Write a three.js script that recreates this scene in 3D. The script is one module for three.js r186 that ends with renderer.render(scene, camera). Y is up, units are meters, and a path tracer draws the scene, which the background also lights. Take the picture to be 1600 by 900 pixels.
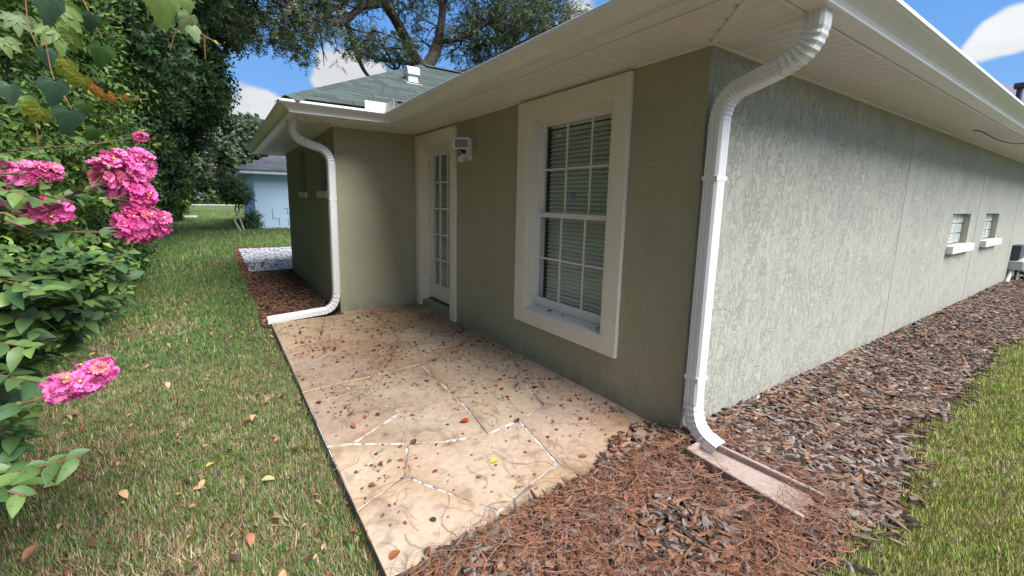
import * as THREE from 'three';
import { mergeGeometries } from 'three/addons/utils/BufferGeometryUtils.js';
import { RoundedBoxGeometry } from 'three/addons/geometries/RoundedBoxGeometry.js';

// ---------------------------------------------------------------- camera, sky, sun, exposure
const scene = new THREE.Scene();
const camera = new THREE.PerspectiveCamera(68.09, 16 / 9, 0.05, 600);
camera.position.set(-2.469, 1.5185, 1.525);
camera.rotation.set(THREE.MathUtils.degToRad(-8.98), THREE.MathUtils.degToRad(-33.447), THREE.MathUtils.degToRad(0.943), 'YXZ');
camera.setViewOffset(1600, 900, 23, 30, 1600, 900);
camera.updateMatrixWorld(true);

const renderer = new THREE.WebGLRenderer({ antialias: true });
renderer.toneMapping = THREE.LinearToneMapping;
renderer.toneMappingExposure = 1.78;
renderer.shadowMap.enabled = true;

const SUN_DIR = new THREE.Vector3(0.20, 0.74, 0.58).normalize();
const sun = new THREE.DirectionalLight(new THREE.Color(1.0, 0.975, 0.94), 4.6);
sun.position.copy(SUN_DIR).multiplyScalar(60);
sun.castShadow = true;
sun.shadow.radius = 80;
sun.shadow.mapSize.set(4096, 4096);
Object.assign(sun.shadow.camera, { left: -40, right: 40, top: 40, bottom: -40, near: 1, far: 160 });
scene.add(sun);

// ---------------------------------------------------------------- noise and random helpers
function rng(seed) { let a = seed >>> 0; return () => { a = (a + 0x6D2B79F5) | 0; let t = Math.imul(a ^ (a >>> 15), 1 | a); t = (t + Math.imul(t ^ (t >>> 7), 61 | t)) ^ t; return ((t ^ (t >>> 14)) >>> 0) / 4294967296; }; }
function hash(x, y, z) { let h = Math.imul(x, 374761393) ^ Math.imul(y, 668265263) ^ Math.imul(z, 2147483647 - 1274126177); h = Math.imul(h ^ (h >>> 13), 1274126177); return ((h ^ (h >>> 16)) >>> 0) / 4294967296; }
const sm = t => t * t * (3 - 2 * t);
const lerp = (a, b, t) => a + (b - a) * t;
const clamp = (v, a = 0, b = 1) => Math.min(b, Math.max(a, v));
const step = (a, b, x) => sm(clamp((x - a) / (b - a)));
function pn(x, y, px, py, s = 0) {            // value noise that repeats every px, py cells
  const xi = Math.floor(x), yi = Math.floor(y), u = sm(x - xi), v = sm(y - yi);
  const w = (i, p) => ((i % p) + p) % p;
  const x0 = w(xi, px), x1 = w(xi + 1, px), y0 = w(yi, py), y1 = w(yi + 1, py);
  return lerp(lerp(hash(x0, y0, s), hash(x1, y0, s), u), lerp(hash(x0, y1, s), hash(x1, y1, s), u), v);
}
function pf(u, v, fx, fy, oct = 4, s = 0) {   // fractal sum on the unit square
  let a = 0.5, r = 0, t = 0;
  for (let i = 0; i < oct; i++) { r += a * pn(u * fx, v * fy, fx, fy, s + i); t += a; a *= 0.5; fx *= 2; fy *= 2; }
  return r / t;
}
function n3(x, y, z, s = 0) {
  const xi = Math.floor(x), yi = Math.floor(y), zi = Math.floor(z), u = sm(x - xi), v = sm(y - yi), w = sm(z - zi);
  const h = (i, j, k) => hash(xi + i + s * 57, yi + j, zi + k);
  return lerp(lerp(lerp(h(0, 0, 0), h(1, 0, 0), u), lerp(h(0, 1, 0), h(1, 1, 0), u), v), lerp(lerp(h(0, 0, 1), h(1, 0, 1), u), lerp(h(0, 1, 1), h(1, 1, 1), u), v), w);
}
const f3 = (x, y, z, o = 4, s = 0) => { let a = 0.5, r = 0, t = 0, f = 1; for (let i = 0; i < o; i++) { r += a * n3(x * f, y * f, z * f, s + i); t += a; a *= 0.5; f *= 2.03; } return r / t; };
const n2 = (x, z, s = 0) => n3(x, 0.5, z, s);

// ---------------------------------------------------------------- sky: blue with scattered fair-weather clouds
{
  const W = 2048, H = 1024, d = new Float32Array(W * H * 4);
  const spots = [[.957, .246, -.162, .026, .6], [.957, .251, -.140, .028, .6], [.960, .224, -.182, .024, .6], [.957, .254, -.118, .03, .6], [.961, .236, -.15, .02, .5], [.981, .150, -.125, .035, .5], [.958, .195, -.21, .05, -.5], [.972, .19, -.135, .022, -.5], [.94, .27, -.21, .04, -.4], [.093, .18, -.978, .05, .5], [.302, .25, -.916, .10, .4], [.24, .28, -.922, .07, .3],
    [.928, .30, -.229, .05, -.5], [.95, .29, -.10, .05, -.5], [.95, .17, -.20, .045, -.45], [.117, .26, -.966, .07, -.6], [.04, .28, -.96, .10, -.5], [.40, .38, -.83, .16, -.35]];
  for (let j = 0; j < H; j++) {
    const el = (j / (H - 1) - 0.5) * Math.PI, y = Math.sin(el), c = Math.cos(el);
    for (let i = 0; i < W; i++) {
      const az = ((i + 0.5) / W - 0.5) * 2 * Math.PI, x = c * Math.cos(az), z = c * Math.sin(az);
      const t = Math.pow(clamp(1 - Math.max(y, 0)), 3.2);
      let r = lerp(0.045, 0.20, t), g = lerp(0.17, 0.36, t), b = lerp(0.46, 0.58, t);
      if (y > -0.02) {
        const k = 1 / (Math.max(y, 0) + 0.22), X = x * k, Z = z * k;
        let cov = f3(X * 1.5 + 3, y * 2, Z * 1.5 + 7, 6, 3) + 0.30 * (f3(X * 7, y * 8, Z * 7, 5, 9) - 0.5);
        let bias = 0;
        for (const [sx, sy, sz, w, a] of spots) { const q = ((x - sx) ** 2 + (y - sy) ** 2 * 1.6 + (z - sz) ** 2) / (w * w); if (q < 9) bias += a * Math.exp(-q); }
        const den = step(0.50, 0.585, cov + bias * 0.5);
        const shade = 0.82 + 0.35 * (f3(X * 4 + 9, y * 5, Z * 4, 4, 21) - 0.4);
        const toSun = x * SUN_DIR.x + y * SUN_DIR.y + z * SUN_DIR.z;
        const br = 0.8 * shade * (0.62 + 0.5 * Math.pow(clamp(toSun * 0.5 + 0.5), 3));
        r = lerp(r, br * 0.95, den); g = lerp(g, br * 0.97, den); b = lerp(b, br * 1.0, den);
      } else { r = 0.14; g = 0.16; b = 0.12; }
      const o = (j * W + i) * 4; d[o] = r; d[o + 1] = g; d[o + 2] = b; d[o + 3] = 1;
    }
  }
  const sky = new THREE.DataTexture(d, W, H, THREE.RGBAFormat, THREE.FloatType);
  sky.mapping = THREE.EquirectangularReflectionMapping; sky.magFilter = THREE.LinearFilter; sky.needsUpdate = true;
  scene.background = sky; scene.environment = sky;
}

// ---------------------------------------------------------------- building helpers
const V = (x, y, z) => new THREE.Vector3(x, y, z);
const used = new Map();
function numbered(n) { const k = used.get(n) || 0; used.set(n, k + 1); return k ? `${n}_${String(k).padStart(3, '0')}` : n; }
function shade(o) { o.traverse(c => { if (c.isMesh) { c.castShadow = true; c.receiveShadow = true; } }); }
function tag(o, label, category, group) { o.userData.label = label; o.userData.category = category; if (group) o.userData.group = group; return o; }
function thing(name, label, category, p = [0, 0, 0], group) { const g = new THREE.Group(); g.name = numbered(name); g.position.set(...p); tag(g, label, category, group); scene.add(g); return g; }
function struct(name, geo, mat) { const m = geo ? new THREE.Mesh(geo, mat) : new THREE.Group(); m.name = numbered(name); m.userData.kind = 'structure'; scene.add(m); return m; }
function part(name, geo, mat, parent, p) { const m = new THREE.Mesh(geo, mat); m.name = name; if (p) m.position.set(...p); parent.add(m); return m; }
function clean(g) { let q = g.index ? g.toNonIndexed() : g; const r = new THREE.BufferGeometry(); for (const k of ['position', 'normal', 'uv']) if (q.attributes[k]) r.setAttribute(k, q.attributes[k]); if (!r.attributes.normal) r.computeVertexNormals(); if (!r.attributes.uv) r.setAttribute('uv', new THREE.BufferAttribute(new Float32Array(r.attributes.position.count * 2), 2)); return r; }
const merge = list => mergeGeometries(list.map(clean));
function uvBox(g) {                           // uv in metres by the main direction of each face
  g = clean(g); const p = g.attributes.position, uv = g.attributes.uv, a = V(), b = V(), c = V();
  for (let i = 0; i < p.count; i += 3) {
    a.fromBufferAttribute(p, i); b.fromBufferAttribute(p, i + 1); c.fromBufferAttribute(p, i + 2);
    const n = b.clone().sub(a).cross(c.clone().sub(a)), ax = Math.abs(n.x), ay = Math.abs(n.y), az = Math.abs(n.z);
    for (const [k, q] of [[0, a], [1, b], [2, c]]) uv.setXY(i + k, ay > ax && ay > az ? q.x : ax > az ? q.z : q.x, ay > ax && ay > az ? q.z : q.y);
  }
  return g;
}
const bx = (x0, x1, y0, y1, z0, z1) => uvBox(new THREE.BoxGeometry(x1 - x0, y1 - y0, z1 - z0).translate((x0 + x1) / 2, (y0 + y1) / 2, (z0 + z1) / 2));
const rbx = (x0, x1, y0, y1, z0, z1, r = 0.006, s = 1) => uvBox(new RoundedBoxGeometry(x1 - x0, y1 - y0, z1 - z0, s, r).translate((x0 + x1) / 2, (y0 + y1) / 2, (z0 + z1) / 2));
function polyGeo(tris) {                      // triangles given as arrays of three points
  const p = []; for (const t of tris) for (const q of t) p.push(q[0], q[1], q[2]);
  const g = new THREE.BufferGeometry(); g.setAttribute('position', new THREE.Float32BufferAttribute(p, 3)); g.computeVertexNormals();
  g.setAttribute('uv', new THREE.Float32BufferAttribute(new Float32Array(p.length / 3 * 2), 2)); return uvBox(g);
}
const quad = (a, b, c, d) => [[a, b, c], [a, c, d]];
function taper(pts, r0, r1, seg = 8, per = 6, wob = 0, seed = 1) {   // a tapered limb along a smooth path
  const cv = new THREE.CatmullRomCurve3(pts.map(p => p.isVector3 ? p : V(...p))), n = Math.max(2, (pts.length - 1) * per), fr = cv.computeFrenetFrames(n), P = [], U = [], I = [];
  const len = cv.getLength();
  for (let i = 0; i <= n; i++) {
    const c = cv.getPointAt(i / n), r = lerp(r0, r1, i / n);
    for (let k = 0; k <= seg; k++) { const a = (k % seg) / seg * 2 * Math.PI, rr = r * (1 + wob * (hash(i, k % seg, seed) - 0.5)); const q = c.clone().addScaledVector(fr.normals[i], Math.cos(a) * rr).addScaledVector(fr.binormals[i], Math.sin(a) * rr); P.push(q.x, q.y, q.z); U.push(k / seg * 2 * Math.PI * r0, i / n * len); }
  }
  for (let i = 0; i < n; i++) for (let k = 0; k < seg; k++) { const a = i * (seg + 1) + k, b = a + seg + 1; I.push(a, a + 1, b, b, a + 1, b + 1); }
  const g = new THREE.BufferGeometry(); g.setAttribute('position', new THREE.Float32BufferAttribute(P, 3)); g.setAttribute('uv', new THREE.Float32BufferAttribute(U, 2)); g.setIndex(I); g.computeVertexNormals(); return g;
}
function at(u, v, dist) {                     // a point along the sight line of a place in the photograph (1600 x 900)
  const d = V((u - 777) / 666, -(v - 420) / 666, -1).normalize().applyQuaternion(camera.quaternion);
  return camera.position.clone().addScaledVector(d, dist);
}
function inst(name, geo, mat, items, parent) {   // items: [position, quaternion, scale number or Vector3, colour]
  const m = new THREE.InstancedMesh(geo, mat, items.length), M = new THREE.Matrix4(), s = V();
  items.forEach(([p, q, k, c], i) => { typeof k === 'number' ? s.set(k, k, k) : s.copy(k); m.setMatrixAt(i, M.compose(p, q, s)); if (c) m.setColorAt(i, c); });
  m.instanceMatrix.needsUpdate = true; if (m.instanceColor) m.instanceColor.needsUpdate = true;
  m.name = name; m.userData.kind = 'stuff'; (parent || scene).add(m); return m;
}
const basis = new THREE.Matrix4();
function facing(dir, nrm) {                   // turns +Y to dir and +Z towards nrm
  const y = dir.clone().normalize(), x = y.clone().cross(nrm); if (x.lengthSq() < 1e-6) x.set(1, 0, 0).cross(y); x.normalize(); const z = x.clone().cross(y);
  return new THREE.Quaternion().setFromRotationMatrix(basis.makeBasis(x, y, z));
}
const yaw = a => new THREE.Quaternion().setFromAxisAngle(V(0, 1, 0), a);
const eul = (x, y, z) => new THREE.Quaternion().setFromEuler(new THREE.Euler(x, y, z, 'YXZ'));
const rdir = R => { const y = R() * 2 - 1, a = R() * 6.2832, c = Math.sqrt(1 - y * y); return V(c * Math.cos(a), y, c * Math.sin(a)); };
const col = (r, g, b) => new THREE.Color().setRGB(r, g, b);
const vary = (R, c, k = 0.25, h = 0.08) => { const m = 1 + (R() * 2 - 1) * k; return col(clamp(c[0] * m * (1 + (R() * 2 - 1) * h)), clamp(c[1] * m), clamp(c[2] * m * (1 + (R() * 2 - 1) * h))); };
const pick = (R, a) => a[Math.floor(R() * a.length)];

// ---------------------------------------------------------------- textures and materials
function tex(W, H, fn, srgb = true) {
  const d = new Uint8Array(W * H * 4);
  for (let j = 0; j < H; j++) for (let i = 0; i < W; i++) { const c = fn(i / W, j / H), o = (j * W + i) * 4; for (let k = 0; k < 3; k++) { const v = clamp(c[k]); d[o + k] = 255 * (srgb ? (v <= 0.0031308 ? 12.92 * v : 1.055 * Math.pow(v, 1 / 2.4) - 0.055) : v); } d[o + 3] = 255; }
  const t = new THREE.DataTexture(d, W, H); t.wrapS = t.wrapT = THREE.RepeatWrapping; t.magFilter = THREE.LinearFilter; t.minFilter = THREE.LinearMipmapLinearFilter; t.generateMipmaps = true;
  if (srgb) t.colorSpace = THREE.SRGBColorSpace; t.needsUpdate = true; return t;
}
const rep = (t, w, h = w) => { t.repeat.set(1 / w, 1 / h); return t; };
const std = (c, rough = 0.7, o = {}) => new THREE.MeshStandardMaterial({ color: col(...c), roughness: rough, ...o });

// skip-trowel stucco of the bright side wall: flattened plateaus dragged downwards
function trowel(u, v) {
  const w = pf(u, v, 16, 12, 3, 40) - 0.5, U = u + w * 0.022, W = v + w * 0.045, a = pf(U, W, 72, 30, 2, 11), b = pf(u, v, 110, 60, 2, 23), keep = step(0.38, 0.5, pf(u, v, 26, 11, 2, 27));
  let g = 1; for (const l of [0.36, 0.44, 0.52, 0.60]) g = Math.min(g, step(0.002, 0.020, Math.abs(a - l + (b - 0.5) * 0.05)));
  return clamp((1 - (1 - g) * lerp(0.6, 1, keep)) * 0.74 + pf(u, v, 220, 140, 2, 5) * 0.22 + 0.04 * step(0.4, 0.6, a));
}
const trowelBump = rep(tex(1024, 1024, (u, v) => { const h = trowel(u, v); return [h, h, h]; }, false), 1.6);
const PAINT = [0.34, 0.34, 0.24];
const litSideMap = rep(tex(2048, 1024, (u, v) => {
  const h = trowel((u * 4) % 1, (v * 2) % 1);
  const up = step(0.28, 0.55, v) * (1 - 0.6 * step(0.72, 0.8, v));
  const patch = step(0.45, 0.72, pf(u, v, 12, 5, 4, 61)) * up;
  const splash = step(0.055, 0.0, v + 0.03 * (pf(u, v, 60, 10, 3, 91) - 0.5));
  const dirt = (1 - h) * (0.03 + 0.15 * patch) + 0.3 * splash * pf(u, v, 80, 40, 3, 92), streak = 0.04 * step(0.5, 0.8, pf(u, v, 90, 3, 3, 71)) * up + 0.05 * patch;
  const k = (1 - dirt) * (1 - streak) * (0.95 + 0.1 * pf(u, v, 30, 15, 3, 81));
  return [PAINT[0] * k * 1.09, PAINT[1] * k * 1.08, PAINT[2] * k * 1.09 * (1.18 + 0.06 * patch)];  // one paint on both walls; the brighter, cooler light here is tinted in
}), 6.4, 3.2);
const M = {};
M.side = new THREE.MeshStandardMaterial({ map: litSideMap, roughness: 0.82, bumpMap: trowelBump, bumpScale: 0.0075 });
const knock = rep(tex(1024, 1024, (u, v) => { const a = pf(u, v, 26, 20, 3, 14), b = pf(u, v, 70, 60, 2, 15); const h = step(0.42, 0.56, a + (b - 0.5) * 0.4) * 0.7 + 0.3 * pf(u, v, 160, 160, 2, 16); return [h, h, h]; }, false), 1.3);
const shadeMap = rep(tex(1024, 512, (u, v) => { const k = 0.92 + 0.16 * pf(u, v, 9, 5, 5, 33) - 0.04 * step(0.55, 0.8, pf(u, v, 40, 4, 3, 35)) - 0.34 * step(0.075, 0.0, v + 0.05 * (pf(u, v, 40, 8, 3, 36) - 0.5)) * pf(u, v, 60, 30, 3, 37); return [PAINT[0] * k * 1.0, PAINT[1] * k * 0.965, PAINT[2] * k * 0.9]; }), 4.3, 2.6);  // same paint with this wall's dimmer, warmer light tinted in; soil at the foot
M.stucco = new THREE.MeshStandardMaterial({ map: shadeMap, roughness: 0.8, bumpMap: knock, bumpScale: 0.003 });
M.smoothStucco = new THREE.MeshStandardMaterial({ color: col(PAINT[0] * 0.95, PAINT[1] * 0.95, PAINT[2] * 1.14), roughness: 0.75, bumpMap: knock, bumpScale: 0.0007 });  // side wall bands, with the same cool light tinted into the paint
const grime = rep(tex(512, 512, (u, v) => { const k = 0.72 + 0.05 * pf(u, v, 6, 6, 5, 3) - 0.05 * step(0.6, 0.85, pf(u, v, 14, 14, 4, 6)); return [k, k * 0.98, k * 0.91]; }), 1.1);
M.trim = new THREE.MeshStandardMaterial({ map: grime, roughness: 0.55 });
M.cream = new THREE.MeshStandardMaterial({ map: grime, color: col(1, 0.965, 0.86), roughness: 0.6, bumpMap: knock, bumpScale: 0.0006 });
M.alu = new THREE.MeshStandardMaterial({ map: rep(tex(512, 512, (u, v) => { const k = 0.74 + 0.06 * (pf(u, v, 5, 5, 5, 8) - 0.5) - 0.04 * step(0.6, 0.85, pf(u, v, 12, 12, 4, 9)); return [k, k, k * 0.985]; }), 1.7), roughness: 0.34 });
M.vinyl = std([0.72, 0.71, 0.68], 0.4);
M.soffit = new THREE.MeshStandardMaterial({ map: rep(tex(128, 128, (u, v) => { const hx = ((u * 10) % 1) - 0.5, hy = ((v * 10) % 1) - 0.5; const hole = hx * hx + hy * hy < 0.03 && u > 0.12 && u < 0.88 ? 0.35 : 1; const k = 0.76 * hole; return [k, k * 0.98, k * 0.95]; }), 0.1016), roughness: 0.6 });
M.dark = std([0.012, 0.012, 0.012], 0.9);
M.gap = std([0.02, 0.018, 0.015], 0.9);
M.glass = new THREE.MeshPhysicalMaterial({ color: col(0.86, 0.9, 0.88), roughness: 0.02, transmission: 1, thickness: 0, ior: 1.5 });
M.blind = std([0.82, 0.80, 0.74], 0.5);
M.step = std([0.25, 0.26, 0.17], 0.7, { bumpMap: knock, bumpScale: 0.001 });
const PN = { FL: [-1.99, .03], FR: [0, .03], BL: [-1.985, -4.2], B1: [-1.12, -4.2], B2: [-1.12, -4.345], BR: [0, -4.345], LA: [-1.985, -1.077], B: [-1.851, -1.029], C: [-1.447, -1.254], E: [-1.712, -1.995], F: [-1.385, -1.993], G: [-1.562, -.846], H: [-1.343, -.742], I: [-1.069, -.677], J: [-.784, -.716], K: [-.503, -.794], L: [-1.001, -1.126], Mm: [-.958, -2.044], T: [-.335, -1.306], TW: [0, -1.96], FX: [-.642, -2.18], FW: [0, -2.585], N: [-.89, -.184], O: [-.812, .03], P: [-1.403, -.045], Q: [-1.479, .03], R: [-1.694, -.555], LS: [-1.99, -.415], LE: [-1.988, -1.968], U: [-.881, -2.75], V: [-1.243, -2.215], Y: [-1.615, -3.241], LY: [-1.986, -3.109], YB: [-1.371, -4.2], ZB: [-.725, -4.345] };
const JOINTS = ['LS R', 'R P', 'P Q', 'LA B', 'B G', 'G R', 'P N', 'N O', 'N J', 'J K', 'K T', 'T TW', 'G H', 'H I', 'I J', 'I L', 'L Mm', 'Mm FX', 'FX FW', 'B C', 'C E', 'E F', 'F Mm', 'LE E', 'LY Y', 'Y U', 'U V', 'V F', 'Y YB', 'U ZB'].map(k => k.split(' ').map(n => PN[n]));
const stoneMap = rep(tex(2048, 2048, (u, v) => {
  if (u < 0.56) return [0.45, 0.34, 0.24];
  const X = (u - 1) * 4.7, Z = v > 0.03 ? (v - 1) * 4.7 : v * 4.7; let jd = 9;
  for (const [p, q] of JOINTS) { const ex = q[0] - p[0], ez = q[1] - p[1], t = clamp(((X - p[0]) * ex + (Z - p[1]) * ez) / (ex * ex + ez * ez)), dx = X - p[0] - ex * t, dz = Z - p[1] - ez * t, dd = dx * dx + dz * dz; if (dd < jd) jd = dd; }
  jd = Math.sqrt(jd);
  const a = pf(u, v, 4, 4, 5, 101), b = pf(u, v, 13, 13, 4, 102), c = pf(u, v, 160, 160, 3, 103), w = pf(u, v, 3, 8, 4, 104), e = pf(u, v, 60, 60, 2, 106);
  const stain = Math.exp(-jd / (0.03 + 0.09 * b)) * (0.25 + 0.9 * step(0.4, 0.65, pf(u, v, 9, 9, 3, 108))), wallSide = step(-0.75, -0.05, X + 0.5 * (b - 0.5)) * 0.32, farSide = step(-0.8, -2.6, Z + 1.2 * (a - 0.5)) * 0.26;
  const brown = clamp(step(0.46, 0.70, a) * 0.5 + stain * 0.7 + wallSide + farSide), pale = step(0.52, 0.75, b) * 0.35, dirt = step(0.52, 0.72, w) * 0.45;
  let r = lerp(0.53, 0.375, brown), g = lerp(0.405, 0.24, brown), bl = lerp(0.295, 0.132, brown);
  r = lerp(r, 0.53, pale); g = lerp(g, 0.44, pale); bl = lerp(bl, 0.345, pale);
  const vein = step(0.0, 0.05, Math.abs(pf(u, v, 10, 10, 4, 107) - 0.5)), k = (0.82 + 0.36 * c) * (1 - dirt * 0.5) * (1 - 0.25 * step(0.62, 0.8, e)) * (0.93 + 0.07 * vein);
  return [r * k, g * k, bl * k];
}), 4.7);
const stoneBump = rep(tex(1024, 1024, (u, v) => { const h = 0.5 * pf(u, v, 90, 90, 3, 110) + 0.5 * pf(u, v, 18, 18, 3, 111); return [h, h, h]; }, false), 1.7);
M.stone = new THREE.MeshStandardMaterial({ map: stoneMap, color: col(0.92, 0.91, 0.9), roughness: 0.62, bumpMap: stoneBump, bumpScale: 0.004 });
M.grout = new THREE.MeshStandardMaterial({ map: rep(tex(1024, 1024, (u, v) => { const d = step(0.42, 0.60, pf(u, v, 22, 22, 3, 120)), s = step(0.54, 0.62, pf(u, v, 230, 230, 2, 121)); const far = 1 - step(0.50, 0.64, v + 0.1 * (pf(u, v, 6, 6, 2, 122) - 0.5)); const k = lerp(0.66, 0.16, Math.max(d * 0.95, s * 0.9, far * 0.95)); return [k, k * lerp(0.97, 0.72, far), k * lerp(0.92, 0.5, far)]; }), 4.7), roughness: 0.85 });
M.concrete = new THREE.MeshStandardMaterial({ map: rep(tex(512, 512, (u, v) => { const k = 0.36 + 0.16 * pf(u, v, 6, 6, 5, 130); return [k * 0.97, k, k * 1.08]; }), 2.5), roughness: 0.8 });
M.splash = new THREE.MeshStandardMaterial({ map: rep(tex(512, 512, (u, v) => { const k = 0.82 + 0.3 * (pf(u, v, 60, 60, 3, 140) - 0.5) - 0.15 * step(0.55, 0.75, pf(u, v, 6, 6, 4, 141)); return [0.44 * k, 0.335 * k, 0.285 * k]; }), 0.6), roughness: 0.9, bumpMap: stoneBump, bumpScale: 0.002 });
const soilMap = rep(tex(1024, 1024, (u, v) => { const a = pf(u, v, 90, 90, 4, 150), b = pf(u, v, 8, 8, 4, 151); const k = 0.45 + 0.9 * a; return [lerp(0.105, 0.075, b) * k, lerp(0.075, 0.075, b) * k, lerp(0.045, 0.03, b) * k]; }), 1.9);
const soilBump = rep(tex(512, 512, (u, v) => { const h = pf(u, v, 50, 50, 4, 155); return [h, h, h]; }, false), 0.9);
M.bed = new THREE.MeshStandardMaterial({ map: rep(tex(1024, 1024, (u, v) => { const a = pf(u, v, 70, 70, 4, 160); const k = 0.3 + 1.1 * a; return [0.085 * k, 0.05 * k, 0.033 * k]; }), 1.3), roughness: 0.95, bumpMap: soilBump, bumpScale: 0.012 });
M.bark = new THREE.MeshStandardMaterial({ map: rep(tex(512, 512, (u, v) => { const a = pf(u, v, 24, 8, 4, 170); const k = 0.35 + 1.1 * step(0.3, 0.7, a); return [0.042 * k, 0.034 * k, 0.029 * k]; }), 0.8, 1.6), roughness: 0.95, bumpMap: rep(tex(512, 512, (u, v) => { const h = pf(u, v, 24, 8, 4, 170); return [h, h, h]; }, false), 0.8, 1.6), bumpScale: 0.03 });
const shingleMap = k0 => rep(tex(512, 512, (u, v) => { const a = pf(u, v, 128, 128, 2, 180), b = pf(u, v, 9, 9, 4, 181); const k = (0.55 + 0.9 * a) * (0.8 + 0.4 * b); return k0.map(c => c * k); }), 1.0);
const greenShingle = shingleMap([0.062, 0.083, 0.073]);
M.shingles = [0.82, 1.0, 1.2].map(k => new THREE.MeshStandardMaterial({ map: greenShingle, color: col(Math.min(1, k * 0.83), Math.min(1, k * 0.83), Math.min(1, k * 0.83)), roughness: 0.92 }));
M.greyRoof = [0.75, 0.9, 1.0].map(k => new THREE.MeshStandardMaterial({ map: shingleMap([0.15, 0.15, 0.175]), color: col(k, k, k), roughness: 0.92 }));
const veinTex = tex(128, 256, (u, v) => { const d = Math.abs(u - 0.5) * 2, mid = 1 - step(0.02, 0.07, d), q = ((v * 7.5 - d * 1.1) % 1 + 1) % 1, side = (1 - step(0.03, 0.12, Math.abs(q - 0.5))) * (1 - d), k = 0.80 + 0.20 * Math.max(mid, side * 0.6) + 0.14 * (pf(u, v, 9, 18, 3, 200) - 0.5) - 0.25 * step(0.72, 0.82, pf(u, v, 5, 9, 2, 201)); return [k, k, k * 0.97]; });
const leafy = (c, rough = 0.45, tr = 0.3) => new THREE.MeshPhysicalMaterial({ color: col(...c), roughness: rough, transmission: tr, thickness: 0, side: THREE.DoubleSide, specularIntensity: 0.6 });
M.leafWhite = leafy([1, 1, 1], 0.5, 0.28);
M.blade = new THREE.MeshStandardMaterial({ color: col(1, 1, 1), roughness: 0.6, side: THREE.DoubleSide });
M.litter = new THREE.MeshStandardMaterial({ color: col(1, 1, 1), roughness: 0.75, side: THREE.DoubleSide });
M.chip = new THREE.MeshStandardMaterial({ color: col(1, 1, 1), roughness: 0.8 });
M.stem = std([0.16, 0.085, 0.05], 0.7);

// ---------------------------------------------------------------- ground, road
const GY = -0.07;
{
  const g = new THREE.PlaneGeometry(1, 1, 170, 170).rotateX(-Math.PI / 2), p = g.attributes.position, c = new Float32Array(p.count * 3);
  for (let i = 0; i < p.count; i++) {
    const s = 2 * p.getX(i), t = 2 * p.getZ(i), x = Math.sign(s) * (Math.abs(s) * 14 + Math.pow(Math.abs(s), 5) * 280), z = Math.sign(t) * (Math.abs(t) * 16 + Math.pow(Math.abs(t), 5) * 280);
    const near = Math.exp(-Math.hypot(x, z) / 40);
    p.setXYZ(i, x, GY + 0.03 * (n2(x * 1.3, z * 1.3, 4) - 0.5) * near, z);
    const far = step(8, 26, Math.hypot(x + 2.4, z - 1.5));
    c[i * 3] = lerp(1, 1.05, far); c[i * 3 + 1] = lerp(1, 1.75, far); c[i * 3 + 2] = lerp(1, 0.75, far);
  }
  g.setAttribute('color', new THREE.BufferAttribute(c, 3)); g.computeVertexNormals();
  const uv = g.attributes.uv; for (let i = 0; i < p.count; i++) uv.setXY(i, p.getX(i), p.getZ(i));
  struct('ground', g, new THREE.MeshStandardMaterial({ map: soilMap, vertexColors: true, roughness: 0.95, bumpMap: soilBump, bumpScale: 0.012 }));
  struct('road', bx(-80, 90, -0.2, GY + 0.10, -101, -95.5), std([0.42, 0.41, 0.39], 0.9));
}

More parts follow.
